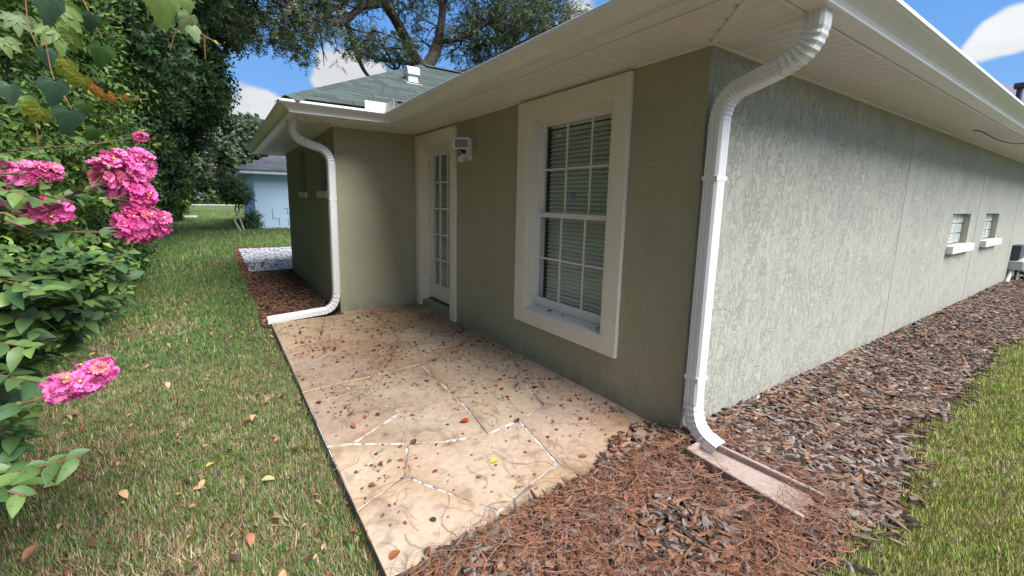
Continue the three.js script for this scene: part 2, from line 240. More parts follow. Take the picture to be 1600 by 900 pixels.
// ---------------------------------------------------------------- patio: stamped concrete stones with recessed pale joints
{
  const N = PN;
  const faces = ['FL LS R P Q', 'LS LA B G R', 'Q P N O', 'O N J K T TW FR', 'G H I J N P R', 'I L Mm FX FW TW T K J', 'G B C E F Mm L I H', 'LA LE E C B', 'LE LY Y U V F E', 'LY BL YB Y', 'Y YB B1 B2 ZB U', 'U ZB BR FW FX Mm F V'];
  const patio = struct('patio'); const R = rng(5);
  part('joint_bed', merge([bx(-1.99, -1.12, -0.13, -0.0045, -4.2, 0.03), bx(-1.12, 0, -0.13, -0.0045, -4.345, 0.03)]), M.grout, patio);
  const mats = [1, 0.93, 0.98, 1].map((k, i) => { const m = M.stone.clone(); m.color.multiply(col(k, k * (i === 1 ? 0.97 : 1), k * (i === 2 ? 0.95 : 1))); return m; });
  const onRim = (a, b) => (Math.abs(a[0]) < .001 && Math.abs(b[0]) < .001) || (a[0] < -1.97 && b[0] < -1.97) || (a[1] > .02 && b[1] > .02) || (a[1] < -4.19 && b[1] < -4.19) || (a[0] === -1.12 && b[0] === -1.12);
  faces.forEach((f, fi) => {
    // outline with a slightly wandering edge, pulled in by half a joint except along the rim of the slab
    const q = f.split(' ').map(k => N[k]); let cw = 0; q.forEach((a, i) => { const b = q[(i + 1) % q.length]; cw += a[0] * b[1] - b[0] * a[1]; }); const sg = Math.sign(cw), out = [];
    const off = q.map((a, i) => { const b = q[(i + 1) % q.length], dx = b[0] - a[0], dz = b[1] - a[1], l = Math.hypot(dx, dz), h = onRim(a, b) ? 0.0 : (a[1] + b[1] > -4.1 ? 0.0066 : 0.004); return { p: [a[0] - sg * dz / l * h, a[1] + sg * dx / l * h], d: [dx / l, dz / l], l, rim: h === 0, a, b }; });
    const corner = off.map((e, i) => { const o = off[(i + off.length - 1) % off.length], den = o.d[0] * e.d[1] - o.d[1] * e.d[0]; if (Math.abs(den) < 0.05) return e.p; const t = ((e.p[0] - o.p[0]) * e.d[1] - (e.p[1] - o.p[1]) * e.d[0]) / den; return [o.p[0] + o.d[0] * t, o.p[1] + o.d[1] * t]; });
    off.forEach((e, i) => { const a = corner[i], b = corner[(i + 1) % corner.length], n = e.rim ? 1 : Math.max(1, Math.round(e.l / 0.025)); for (let k = 0; k < n; k++) { const t = k / n, x = lerp(a[0], b[0], t), z = lerp(a[1], b[1], t), w = k ? (n2(x * 17 + 3, z * 17, 8) - 0.5) * 0.016 + (n2(x * 45, z * 45, 18) - 0.5) * 0.014 : 0; out.push(V(x - e.d[1] * w, 0, z + e.d[0] * w)); } });
    const sh = new THREE.Shape(out.map(v => new THREE.Vector2(v.x, -v.z)));
    const g = new THREE.ExtrudeGeometry(sh, { depth: 0.006, bevelEnabled: true, bevelThickness: 0.003, bevelSize: 0.0025, bevelOffset: -0.0025, bevelSegments: 1 });
    g.rotateX(-Math.PI / 2).translate(0, -0.009 + R() * 0.0012, 0);
    part(fi ? `stone_${String(fi).padStart(3, '0')}` : 'stone', uvBox(g), pick(R, mats), patio);
  });
  const pad = struct('concrete_pad', bx(-1.95, 3, -0.14, -0.015, -13.4, -8.75), M.concrete);
}

// ---------------------------------------------------------------- the green stucco house
const EAVE = 2.44, OH = 0.48, XB = -1.13, ZB = -4.35, ZE = -8.65, XE = 16, WT = 0.2;
const house = thing('stucco_house', 'single storey green stucco house with white gutters and green shingle roof', 'house');
const fixes = (g, fn) => { const p = g.attributes.position; for (let i = 0; i < p.count; i++) { const q = fn(p.getX(i), p.getY(i), p.getZ(i)); p.setXYZ(i, ...q); } return g; };
function shapeWall(u0, u1, holes, dep) {
  const s = new THREE.Shape([new THREE.Vector2(u0, -0.2), new THREE.Vector2(u1, -0.2), new THREE.Vector2(u1, EAVE + 0.1), new THREE.Vector2(u0, EAVE + 0.1)]);
  for (const [a, b, c, d] of holes) s.holes.push(new THREE.Path([new THREE.Vector2(a, c), new THREE.Vector2(a, d), new THREE.Vector2(b, d), new THREE.Vector2(b, c)]));
  return new THREE.ExtrudeGeometry(s, { depth: dep, bevelEnabled: false });
}
const WIN = { z0: -1.705, z1: -0.69, y0: 0.505, y1: 2.268 }, DOOR = { z0: -4.22, z1: -3.24, y0: -0.1, y1: 2.285 };
const BLK = [[6.2, 7.3], [8.4, 9.55]];
{
  // window wall faces -x: shape drawn in (z, y), pushed inwards along +x
  let g = shapeWall(ZB - WT, 0, [[WIN.z0, WIN.z1, WIN.y0, WIN.y1], [DOOR.z0, DOOR.z1, DOOR.y0, DOOR.y1]], WT);
  g = fixes(g, (x, y, z) => [z, y, x]); g = fixes(g, (x, y, z) => z > -0.001 && x > 0.1 ? [x, y, -WT] : [x, y, z]);
  const flip = q => { q = clean(q); const p = q.attributes.position; for (let i = 0; i < p.count; i += 3) { const a = [p.getX(i), p.getY(i), p.getZ(i)]; p.setXYZ(i, p.getX(i + 1), p.getY(i + 1), p.getZ(i + 1)); p.setXYZ(i + 1, ...a); } q.computeVertexNormals(); return uvBox(q); };
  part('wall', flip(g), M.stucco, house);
  g = shapeWall(0, XE, BLK.map(([a, b]) => [a, b, 1.0, 1.45]), WT).translate(0, 0, -WT);
  g = fixes(g, (x, y, z) => x < 0.001 && z < -0.1 ? [WT, y, z] : [x, y, z]);
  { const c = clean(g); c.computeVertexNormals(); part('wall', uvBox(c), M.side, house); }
  g = shapeWall(XB, -0.001, [], WT).translate(0, 0, ZB - WT); g = fixes(g, (x, y, z) => x < XB + 0.001 && z < ZB - 0.1 ? [XB + WT, y, z] : [x, y, z]);
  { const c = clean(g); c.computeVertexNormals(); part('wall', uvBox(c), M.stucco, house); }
  g = shapeWall(ZE, ZB, [[-7.02, -6.45, 1.62, 2.29], [-5.35, -4.80, 1.62, 2.29]], WT); g = fixes(g, (x, y, z) => [z + XB, y, x]); g = fixes(g, (x, y, z) => z > ZB - 0.001 && x > XB + 0.1 ? [x, y, ZB - WT] : [x, y, z]);
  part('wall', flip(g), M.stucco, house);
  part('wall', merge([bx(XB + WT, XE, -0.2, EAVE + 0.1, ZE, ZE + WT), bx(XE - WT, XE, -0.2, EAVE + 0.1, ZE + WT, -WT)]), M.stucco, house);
  // smooth bands that cover the joints of the side wall
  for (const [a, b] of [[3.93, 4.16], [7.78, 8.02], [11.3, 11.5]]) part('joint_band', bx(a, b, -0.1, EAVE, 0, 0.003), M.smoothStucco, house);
  // deep narrow openings of the bump-out
  for (const [a, b] of [[-7.02, -6.45], [-5.35, -4.80]]) { const w = new THREE.Group(); w.name = 'slit_window'; house.add(w); part('pane', bx(XB + 0.14, XB + 0.15, 1.62, 2.29, a, b), std([0.03, 0.035, 0.035], 0.1), w); part('sill', rbx(XB - 0.04, XB + 0.10, 1.53, 1.625, a - 0.05, b + 0.05), M.trim, w); }
  // glass block windows in the side wall
  const blockGlass = new THREE.MeshPhysicalMaterial({ color: col(0.82, 0.88, 0.84), roughness: 0.15, metalness: 0, bumpMap: rep(tex(256, 256, (u, v) => { const h = pf(u, v, 7, 7, 2, 190); return [h, h, h]; }, false), 0.15), bumpScale: 0.03, clearcoat: 1 });
  for (const [a, b] of BLK) {
    const w = new THREE.Group(); w.name = 'block_window'; house.add(w);
    part('mortar', bx(a, b, 1.0, 1.45, -0.19, -0.105), std([0.6, 0.6, 0.56], 0.8), w);
    const nx = 4, ny = 3, dx = (b - a) / nx, dy = 0.45 / ny;
    for (let i = 0; i < nx; i++) for (let j = 0; j < ny; j++) part('glass_block', rbx(a + i * dx + 0.008, a + (i + 1) * dx - 0.008, 1.0 + j * dy + 0.008, 1.0 + (j + 1) * dy - 0.008, -0.12, -0.075, 0.012, 2), blockGlass, w);
    part('sill', rbx(a - 0.06, b + 0.14, 0.885, 0.998, -0.10, 0.075, 0.008, 1), M.trim, w);
  }
}
// ------- double hung window
{
  const w = new THREE.Group(); w.name = 'window'; house.add(w);
  const { z0, z1, y0, y1 } = WIN, T = 0.145;
  // outer trim, four boards butted end to end
  part('trim', rbx(-0.035, 0.0, y0 - T, y1 + T, z0 - T, z0, 0.005), M.cream, w); part('trim', rbx(-0.035, 0.0, y0 - T, y1 + T, z1, z1 + T, 0.005), M.cream, w);
  part('trim', rbx(-0.035, 0.0, y1, y1 + T, z0, z1, 0.005), M.cream, w); part('trim', rbx(-0.035, 0.0, y0 - T, y0, z0, z1, 0.005), M.cream, w);
  part('jamb', bx(-0.033, 0.10, y0, y1, z0, z0 + 0.012), M.cream, w); part('jamb', bx(-0.033, 0.10, y0, y1, z1 - 0.012, z1), M.cream, w); part('head', bx(-0.033, 0.10, y1 - 0.012, y1, z0 + 0.012, z1 - 0.012), M.cream, w);
  part('sill', polyGeo([...quad([-0.034, y0 + 0.002, z0 + 0.012], [-0.034, y0 + 0.002, z1 - 0.012], [0.10, y0 + 0.03, z1 - 0.012], [0.10, y0 + 0.03, z0 + 0.012])]), M.cream, w);
  const a = z0 + 0.012, b = z1 - 0.012, lo = y0 + 0.03, hi = y1 - 0.012, mid = 1.40;
  const fr = (x0, x1, yA, yB, t, tb, tt) => merge([rbx(x0, x1, yA, yB, a, a + t, 0.004), rbx(x0, x1, yA, yB, b - t, b, 0.004), rbx(x0, x1, yA, yA + tb, a + t, b - t, 0.004), rbx(x0, x1, yB - tt, yB, a + t, b - t, 0.004)]);
  part('frame', fr(0.085, 0.19, lo, hi, 0.022, 0.022, 0.022), M.vinyl, w);
  const bar = (x0, yA, yB, tb, tt, inset) => {
    const A = a + 0.022, B = b - 0.022, s = 0.032, za = A + s, zb = B - s, ya = yA + tb, yb = yB - tt;
    part('sash', merge([rbx(x0, x0 + 0.03, yA, yB, A, za, 0.003), rbx(x0, x0 + 0.03, yA, yB, zb, B, 0.003), rbx(x0, x0 + 0.03, yA, ya, za, zb, 0.003), rbx(x0, x0 + 0.03, yb, yB, za, zb, 0.003)]), M.vinyl, w);
    for (const k of [1, 2]) { const z = lerp(za, zb, k / 3); part('muntin', bx(x0 + 0.006, x0 + 0.018, ya, yb, z - 0.0085, z + 0.0085), M.vinyl, w); }
    const ym = (ya + yb) / 2;
    for (let i = 0; i < 3; i++) { const p = lerp(za, zb, i / 3) + (i ? 0.0085 : 0), q = lerp(za, zb, (i + 1) / 3) - (i < 2 ? 0.0085 : 0);
      part('muntin', bx(x0 + 0.006, x0 + 0.018, ym - 0.0085, ym + 0.0085, p, q), M.vinyl, w);
      for (const [e, f] of [[ya, ym - 0.0085], [ym + 0.0085, yb]]) { const g = new THREE.PlaneGeometry(q - p, f - e).rotateY(-Math.PI / 2).translate(x0 + 0.012, (e + f) / 2, (p + q) / 2); part('pane', g, M.glass, w); } }
  };
  bar(0.125, mid - 0.02, hi - 0.02, 0.045, 0.035); bar(0.092, lo + 0.02, mid + 0.022, 0.06, 0.042);
  part('lock_rail', rbx(0.084, 0.092, mid - 0.02, mid + 0.022, a + 0.03, b - 0.03, 0.003), M.vinyl, w);
  // security sticker: blue disc, pale ring, small dark mark
  const st = part('sticker', new THREE.CircleGeometry(0.032, 28).rotateY(-Math.PI / 2).translate(0.1335, 1.575, -1.245), std([0.03, 0.12, 0.36], 0.4), w);
  part('sticker', new THREE.RingGeometry(0.02, 0.0245, 28).rotateY(-Math.PI / 2).translate(0.1315, 1.575, -1.245), std([0.35, 0.5, 0.65], 0.4), w);
  part('sticker', new THREE.PlaneGeometry(0.016, 0.02).rotateY(-Math.PI / 2).translate(0.1305, 1.575, -1.245), std([0.3, 0.45, 0.6], 0.4), w);
  // two inch blinds just inside
  const slat = new THREE.BoxGeometry(0.046, 0.003, b - a - 0.05).rotateZ(0.92), R = rng(9);
  for (let y = lo + 0.07; y < hi - 0.06; y += 0.038) { const s = part('slat', slat, M.blind, w, [0.235 + (R() - 0.5) * 0.003, y, (a + b) / 2]); s.rotation.x = (R() - 0.5) * 0.006; }
  part('blind_rail', rbx(0.21, 0.26, hi - 0.06, hi - 0.01, a + 0.03, b - 0.03), M.blind, w);
  for (const k of [0.18, 0.82]) part('blind_cord', bx(0.2095, 0.2105, lo + 0.06, hi - 0.05, lerp(a, b, k), lerp(a, b, k) + 0.003), M.blind, w);
  part('dark_backing', bx(0.40, 0.42, lo - 0.3, hi + 0.2, a - 0.4, b + 0.4), M.dark, w);  // near-black sheet, coloured to stand in for the unlit room
}
// ------- back door with fifteen lights
{
  const d = new THREE.Group(); d.name = 'door'; house.add(d);
  const { z0, z1, y1 } = DOOR, T = 0.115;
  part('trim', rbx(-0.035, 0, -0.02, y1 + T, z0 - T, z0, 0.005), M.cream, d); part('trim', rbx(-0.035, 0, -0.02, y1 + T, z1, z1 + T, 0.005), M.cream, d); part('trim', rbx(-0.035, 0, y1, y1 + T, z0, z1, 0.005), M.cream, d);
  part('jamb', bx(-0.033, 0.19, 0.0, y1, z0, z0 + 0.02), M.cream, d); part('jamb', bx(-0.033, 0.19, 0.0, y1, z1 - 0.02, z1), M.cream, d); part('head', bx(-0.033, 0.19, y1 - 0.02, y1, z0 + 0.02, z1 - 0.02), M.cream, d);
  part('door_step', rbx(0.0, 0.2, -0.05, 0.085, z0 + 0.02, z1 - 0.02, 0.006), M.step, d);
  part('threshold', rbx(0.095, 0.19, 0.085, 0.10, z0 + 0.02, z1 - 0.02, 0.003), std([0.14, 0.13, 0.11], 0.5, { metalness: 0.5 }), d);
  const a = z0 + 0.024, b = z1 - 0.024, lo = 0.115, hi = y1 - 0.024, za = a + 0.135, zb = b - 0.135, ya = 0.335, yb = 2.12, x0 = 0.125, x1 = 0.168;
  part('slab', merge([bx(x0, x1, lo, hi, a, za), bx(x0, x1, lo, hi, zb, b), bx(x0, x1, lo, ya, za, zb), bx(x0, x1, yb, hi, za, zb)]), M.cream, d);
  part('glass_frame', merge([rbx(x0 - 0.012, x0, ya - 0.028, yb + 0.028, za - 0.028, za, 0.003), rbx(x0 - 0.012, x0, ya - 0.028, yb + 0.028, zb, zb + 0.028, 0.003), rbx(x0 - 0.012, x0, ya - 0.028, ya, za, zb, 0.003), rbx(x0 - 0.012, x0, yb, yb + 0.028, za, zb, 0.003)]), M.vinyl, d);
  const m = 0.011;
  for (const k of [1, 2]) part('muntin', bx(x0 - 0.008, x0 + 0.012, ya, yb, lerp(za, zb, k / 3) - m, lerp(za, zb, k / 3) + m), M.vinyl, d);
  for (let j = 0; j < 5; j++) for (let i = 0; i < 3; i++) {
    const p = lerp(za, zb, i / 3) + (i ? m : 0), q = lerp(za, zb, (i + 1) / 3) - (i < 2 ? m : 0), e = lerp(ya, yb, j / 5) + (j ? m : 0), f = lerp(ya, yb, (j + 1) / 5) - (j < 4 ? m : 0);
    if (j) part('muntin', bx(x0 - 0.008, x0 + 0.012, e - 2 * m, e, p, q), M.vinyl, d);
    part('pane', new THREE.PlaneGeometry(q - p, f - e).rotateY(-Math.PI / 2).translate(x0 + 0.004, (e + f) / 2, (p + q) / 2), M.glass, d);
  }
  const slat = new THREE.BoxGeometry(0.024, 0.002, zb - za).rotateZ(0.8);
  for (let y = ya; y < yb; y += 0.0225) part('slat', slat, M.blind, d, [0.185, y, (za + zb) / 2]);
  part('dark_backing', bx(0.40, 0.42, -0.1, hi + 0.1, a - 0.3, b + 0.3), M.dark, d);  // black sheet added behind the glass as the darkness indoors
  for (const y of [0.32, 1.15, 1.98]) part('hinge', rbx(x0 - 0.008, x0 + 0.002, y, y + 0.10, a - 0.004, a + 0.012, 0.003), std([0.5, 0.42, 0.3], 0.5, { metalness: 0.4 }), d);
  part('knob', new THREE.SphereGeometry(0.028, 16, 12).translate(x0 - 0.05, 1.0, b - 0.07), std([0.5, 0.45, 0.35], 0.3, { metalness: 0.8 }), d);
}
// ------- eaves: grooved soffit panels, fascia, ogee gutters
{
  const soffit = new THREE.Group(); soffit.name = 'soffit'; house.add(soffit);
  // one board profile: three four-inch flats with v-grooves, along s; laid out across the eave depth d
  const prof = []; for (let k = 0; k < 3; k++) { const s = k * 0.1016; prof.push([s, 0.011], [s + 0.004, 0.011], [s + 0.016, 0], [s + 0.086, 0], [s + 0.0976, 0.011]); } prof.push([0.3048, 0.011]);
  const strip = (P, s0, sEnd, lim) => {       // P(s, d) gives x and z
    for (let s = s0; s < sEnd - 0.01; s += 0.3048) {
      const tris = [];
      for (let i = 0; i + 1 < prof.length; i++) {
        const sa = s + prof[i][0], sb = Math.min(s + prof[i + 1][0], sEnd); if (sa >= sEnd) break;
        const [a0, a1] = lim(sa), [b0, b1] = lim(sb); if (a1 - a0 < 0.002 && b1 - b0 < 0.002) continue;
        const q = (ss, d, h) => { const [x, z] = P(ss, d); return [x, EAVE + h, z]; }, [ha, hb] = [prof[i][1], prof[i + 1][1]];
        tris.push(...quad(q(sa, a0, ha), q(sb, b0, hb), q(sb, b1, hb), q(sa, a1, ha)));
      }
      if (!tris.length) continue;
      const g = polyGeo(tris), uv = g.attributes.uv, p = g.attributes.position;
      for (let i = 0; i < p.count; i++) { const [ox, oz] = P(0, 0), [sx, sz] = P(1, 0), ds = (p.getX(i) - ox) * (sx - ox) + (p.getZ(i) - oz) * (sz - oz), [dx, dz] = P(0, 1), dd = (p.getX(i) - ox) * (dx - ox) + (p.getZ(i) - oz) * (dz - oz); uv.setXY(i, ds - s0, dd); }
      part('soffit_panel', g, M.soffit, soffit);
    }
  };
  strip((s, d) => [-d, s], -3.87 - OH, OH, s => [Math.max(0, s), Math.min(OH, s - ZB)]);
  strip((s, d) => [s, d], -OH, XE, s => [Math.max(0, -s), OH]);
  strip((s, d) => [s, ZB + d], XB - OH, 0, s => [Math.max(0, XB - s), Math.min(OH, -s)]);
  strip((s, d) => [XB - d, s], ZE - 0.6, ZB + OH, s => [Math.max(0, s - ZB), OH]);
  // upper deck keeps the attic closed
  part('soffit_backing', merge([bx(-OH, XE, EAVE + 0.02, EAVE + 0.034, -0.1, OH), bx(-OH, 0.1, EAVE + 0.02, EAVE + 0.034, ZB, -0.1), bx(XB - OH, -OH, EAVE + 0.02, EAVE + 0.034, ZE - 0.6, ZB + OH)]), M.gap, soffit);
  const mitre = (x0, z0, x1, z1) => { const dx = x1 - x0, dz = z1 - z0, l = Math.hypot(dx, dz); return uvBox(new THREE.BoxGeometry(l, 0.006, 0.034).rotateY(-Math.atan2(dz, dx)).translate((x0 + x1) / 2, EAVE - 0.0035, (z0 + z1) / 2)); };
  part('mitre_strip', mitre(0, 0, -OH, OH), M.alu, soffit); part('mitre_strip', mitre(0, ZB, -OH, ZB + OH), M.alu, soffit); part('mitre_strip', mitre(XB, ZB, XB - OH, ZB + OH), M.alu, soffit);
  const R = rng(77);
  const ch = (a, b) => part('wall_channel', bx(...a, ...b), M.soffit, soffit);
  part('wall_channel', bx(-0.014, 0, EAVE - 0.012, EAVE + 0.004, ZB + 0.014, 0.014), M.soffit, soffit); part('wall_channel', bx(0, XE, EAVE - 0.012, EAVE + 0.004, 0, 0.014), M.soffit, soffit);
  part('wall_channel', bx(XB, -0.014, EAVE - 0.012, EAVE + 0.004, ZB, ZB + 0.014), M.soffit, soffit); part('wall_channel', bx(XB - 0.014, XB, EAVE - 0.012, EAVE + 0.004, ZE, ZB + 0.014), M.soffit, soffit);
  // eave line at distance d from the walls
  const line = d => [[XE, d], [-d, d], [-d, ZB + d], [XB - d, ZB + d], [XB - d, ZE - d], [XE, ZE - d]];
  const sweep = (profile, i) => { const tris = []; for (let k = 0; k + 1 < profile.length; k++) { const [d0, y0] = profile[k], [d1, y1] = profile[k + 1], A = line(d0), B = line(d1); tris.push(...quad([A[i][0], y0, A[i][1]], [A[i + 1][0], y0, A[i + 1][1]], [B[i + 1][0], y1, B[i + 1][1]], [B[i][0], y1, B[i][1]])); } return polyGeo(tris); };
  const f = [[OH - 0.02, EAVE - 0.004], [OH, EAVE - 0.004], [OH, 2.60], [OH - 0.02, 2.60], [OH - 0.02, EAVE - 0.004]];
  const gut = [[OH + 0.002, 2.58], [OH + 0.002, EAVE + 0.004], [OH + 0.006, EAVE], [0.583, EAVE], [0.588, EAVE + 0.004], [0.589, EAVE + 0.012]];
  for (let k = 0; k <= 6; k++) { const t = k / 6; gut.push([0.592 + 0.088 * sm(t) * 0.6 + 0.088 * 0.4 * t, EAVE + 0.018 + 0.07 * t + 0.006 * Math.sin(t * Math.PI)]); }
  gut.push([0.688, EAVE + 0.092], [0.688, EAVE + 0.112], [0.684, EAVE + 0.116], [0.672, EAVE + 0.116], [0.672, EAVE + 0.104], [0.678, EAVE + 0.10], [0.60, EAVE + 0.03], [0.58, EAVE + 0.006], [OH + 0.008, EAVE + 0.006]);
  const gutters = [];
  for (let i = 0; i < 5; i++) { part('fascia', sweep(f, i), M.alu, house); gutters.push(part('gutter', sweep(gut, i), M.alu, house)); }
  // splash guard standing on the inner corner of the gutter
  const gx = -0.665, gz = ZB + 0.665;
  part('splash_guard', merge([rbx(gx - 0.25, gx + 0.012, 2.535, 2.66, gz - 0.004, gz, 0.0015), rbx(gx + 0.008, gx + 0.012, 2.535, 2.66, gz, gz + 0.25, 0.0015)]), M.trim, gutters[2]);
  for (let i = 0; i < 3; i++) part('screw', new THREE.CylinderGeometry(0.005, 0.005, 0.003, 10).translate(-1.30 + i * 0.07, EAVE - 0.001, ZB + 0.53 - (i % 2) * 0.02), M.dark, gutters[2]);
}
// ------- roof
{
  const roof = new THREE.Group(); roof.name = 'roof'; house.add(roof);
  const PITCH = 0.53, ED = 0.625, Y0 = 2.575, h = d => Y0 + (ED - d) * PITCH;    // d = distance outwards from the wall line
  const xr = XB - ED, zf = ZB + ED, zb = ZE - ED, half = (zf - zb) / 2, zr = (zf + zb) / 2, yr = Y0 + half * PITCH;
  const mz0 = ED, mz1 = zb, mh = (mz0 - mz1) / 2, my = Y0 + mh * PITCH, mzr = (mz0 + mz1) / 2;
  const vx = -ED;                                                                     // main roof edge over the window wall
  const lay = (pts, t = 0.02) => { const tr = []; for (let i = 1; i + 1 < pts.length; i++) tr.push([pts[0], pts[i], pts[i + 1]]); return polyGeo(tr); };
  // sheets: main roof, then the bump-out hip
  part('roof_deck', merge([lay([[vx, Y0, zf], [vx, Y0, mz0], [vx + mh, my, mzr], [vx + half, yr, zr]]), lay([[vx, Y0, mz0], [XE, Y0, mz0], [XE, my, mzr], [vx + mh, my, mzr]]), lay([[XE, Y0, mz1], [vx + half, Y0, mz1], [vx + half, yr, zr], [vx + mh, my, mzr], [XE, my, mzr]]), lay([[XE - 0.3, EAVE, mz0], [XE - 0.3, my, mzr], [XE - 0.3, EAVE, mz1]])]), M.shingles[0], roof);
  part('roof_deck', merge([lay([[xr, Y0 - 0.012, zf], [vx, Y0 - 0.012, zf], [vx + half, yr - 0.012, zr], [xr + half, yr - 0.012, zr]]), lay([[xr, Y0 - 0.012, zb], [xr, Y0 - 0.012, zf], [xr + half, yr - 0.012, zr]]), lay([[vx + half, Y0, zb], [xr, Y0, zb], [xr + half, yr, zr], [vx + half, yr, zr]])]), M.shingles[1], roof);
  // shingles one by one on the slope that faces the patio
  const R = rng(31), ex = 0.142, slope = Math.hypot(1, PITCH), rows = Math.floor(half * slope / ex), tilt = Math.atan(PITCH);
  const tab = [0.33, 0.27, 0.22, 0.38].map(w => rbx(0.003, w - 0.003, 0, 0.007, -ex - 0.05, 0, 0.002));
  const tw = [0.33, 0.27, 0.22, 0.38];
  for (let r = 0; r < rows; r++) {
    const run = r * ex / slope, x0 = xr + run + 0.17, x1 = vx + run - 0.02; let x = x0 - R() * 0.12;
    while (x < x1) {
      const k = Math.floor(R() * 4), w = Math.min(tw[k], x1 - x + 0.1);
      const s = part('shingle', tab[k], pick(R, M.shingles), roof, [Math.max(x, x0), Y0 + run * PITCH + 0.011 + R() * 0.003, zf - run]); s.rotation.x = tilt - 0.02 + (R() - 0.5) * 0.006; x += tw[k];
    }
  }
  // cap shingles along the hip and the short ridge
  const hipLen = half * Math.hypot(1, 1, PITCH), nC = Math.floor(hipLen / 0.15);
  const capG = uvBox(polyGeo([...quad([-0.15, -0.055, 0], [0, 0.012, 0], [0, 0.012, -0.24], [-0.15, -0.055, -0.24]), ...quad([0, 0.012, 0], [0.15, -0.055, 0], [0.15, -0.055, -0.24], [0, 0.012, -0.24]), ...quad([-0.15, -0.062, 0], [0, 0.005, 0], [0, 0.012, 0], [-0.15, -0.055, 0]), ...quad([0, 0.005, 0], [0.15, -0.062, 0], [0.15, -0.055, 0], [0, 0.012, 0])]));
  for (let i = 0; i < nC; i++) { const t = (i * 0.15) / hipLen * half; const c = part('cap_shingle', capG, pick(R, M.shingles), roof, [xr + t, Y0 + t * PITCH + 0.018, zf - t]); c.rotation.order = 'YXZ'; c.rotation.y = -Math.PI / 4; c.rotation.x = Math.atan(PITCH / Math.SQRT2) - 0.015; }
  for (let i = 0; i < 8; i++) { const c = part('cap_shingle', capG, pick(R, M.shingles), roof, [xr + half + 0.05 + i * 0.15, yr + 0.03, zr]); c.rotation.y = -Math.PI / 2; c.rotation.order = 'YXZ'; c.rotation.x = -0.015; }
  // white hooded vent
  const vent = new THREE.Group(); vent.name = 'roof_vent'; roof.add(vent); vent.position.set(0.36, Y0 + 0.84 * PITCH + 0.52, zf - 1.60);
  { const run = 1.5; vent.position.set(0.30, Y0 + run * PITCH, zf - run); vent.scale.setScalar(0.78); }
  const vw = new THREE.MeshStandardMaterial({ color: col(0.74, 0.75, 0.76), roughness: 0.4 });
  part('vent_base', rbx(-0.10, 0.10, -0.02, 0.14, -0.10, 0.08, 0.006), vw, vent);
  const hood = new THREE.Shape(); hood.moveTo(0.12, 0.13); hood.lineTo(0.12, 0.20); hood.quadraticCurveTo(0.10, 0.29, 0, 0.29); hood.quadraticCurveTo(-0.12, 0.29, -0.14, 0.17); hood.lineTo(-0.14, 0.13);
  part('vent_hood', uvBox(new THREE.ExtrudeGeometry(hood, { depth: 0.25, bevelEnabled: true, bevelSize: 0.004, bevelThickness: 0.004, bevelSegments: 1, curveSegments: 8 }).rotateY(-Math.PI / 2).translate(0.125, 0, 0)), vw, vent);
  part('flashing', (() => { const g = rbx(-0.17, 0.17, 0, 0.006, -0.18, 0.2, 0.002); g.rotateX(tilt); g.translate(0, 0.015, 0); return g; })(), vw, vent);
}
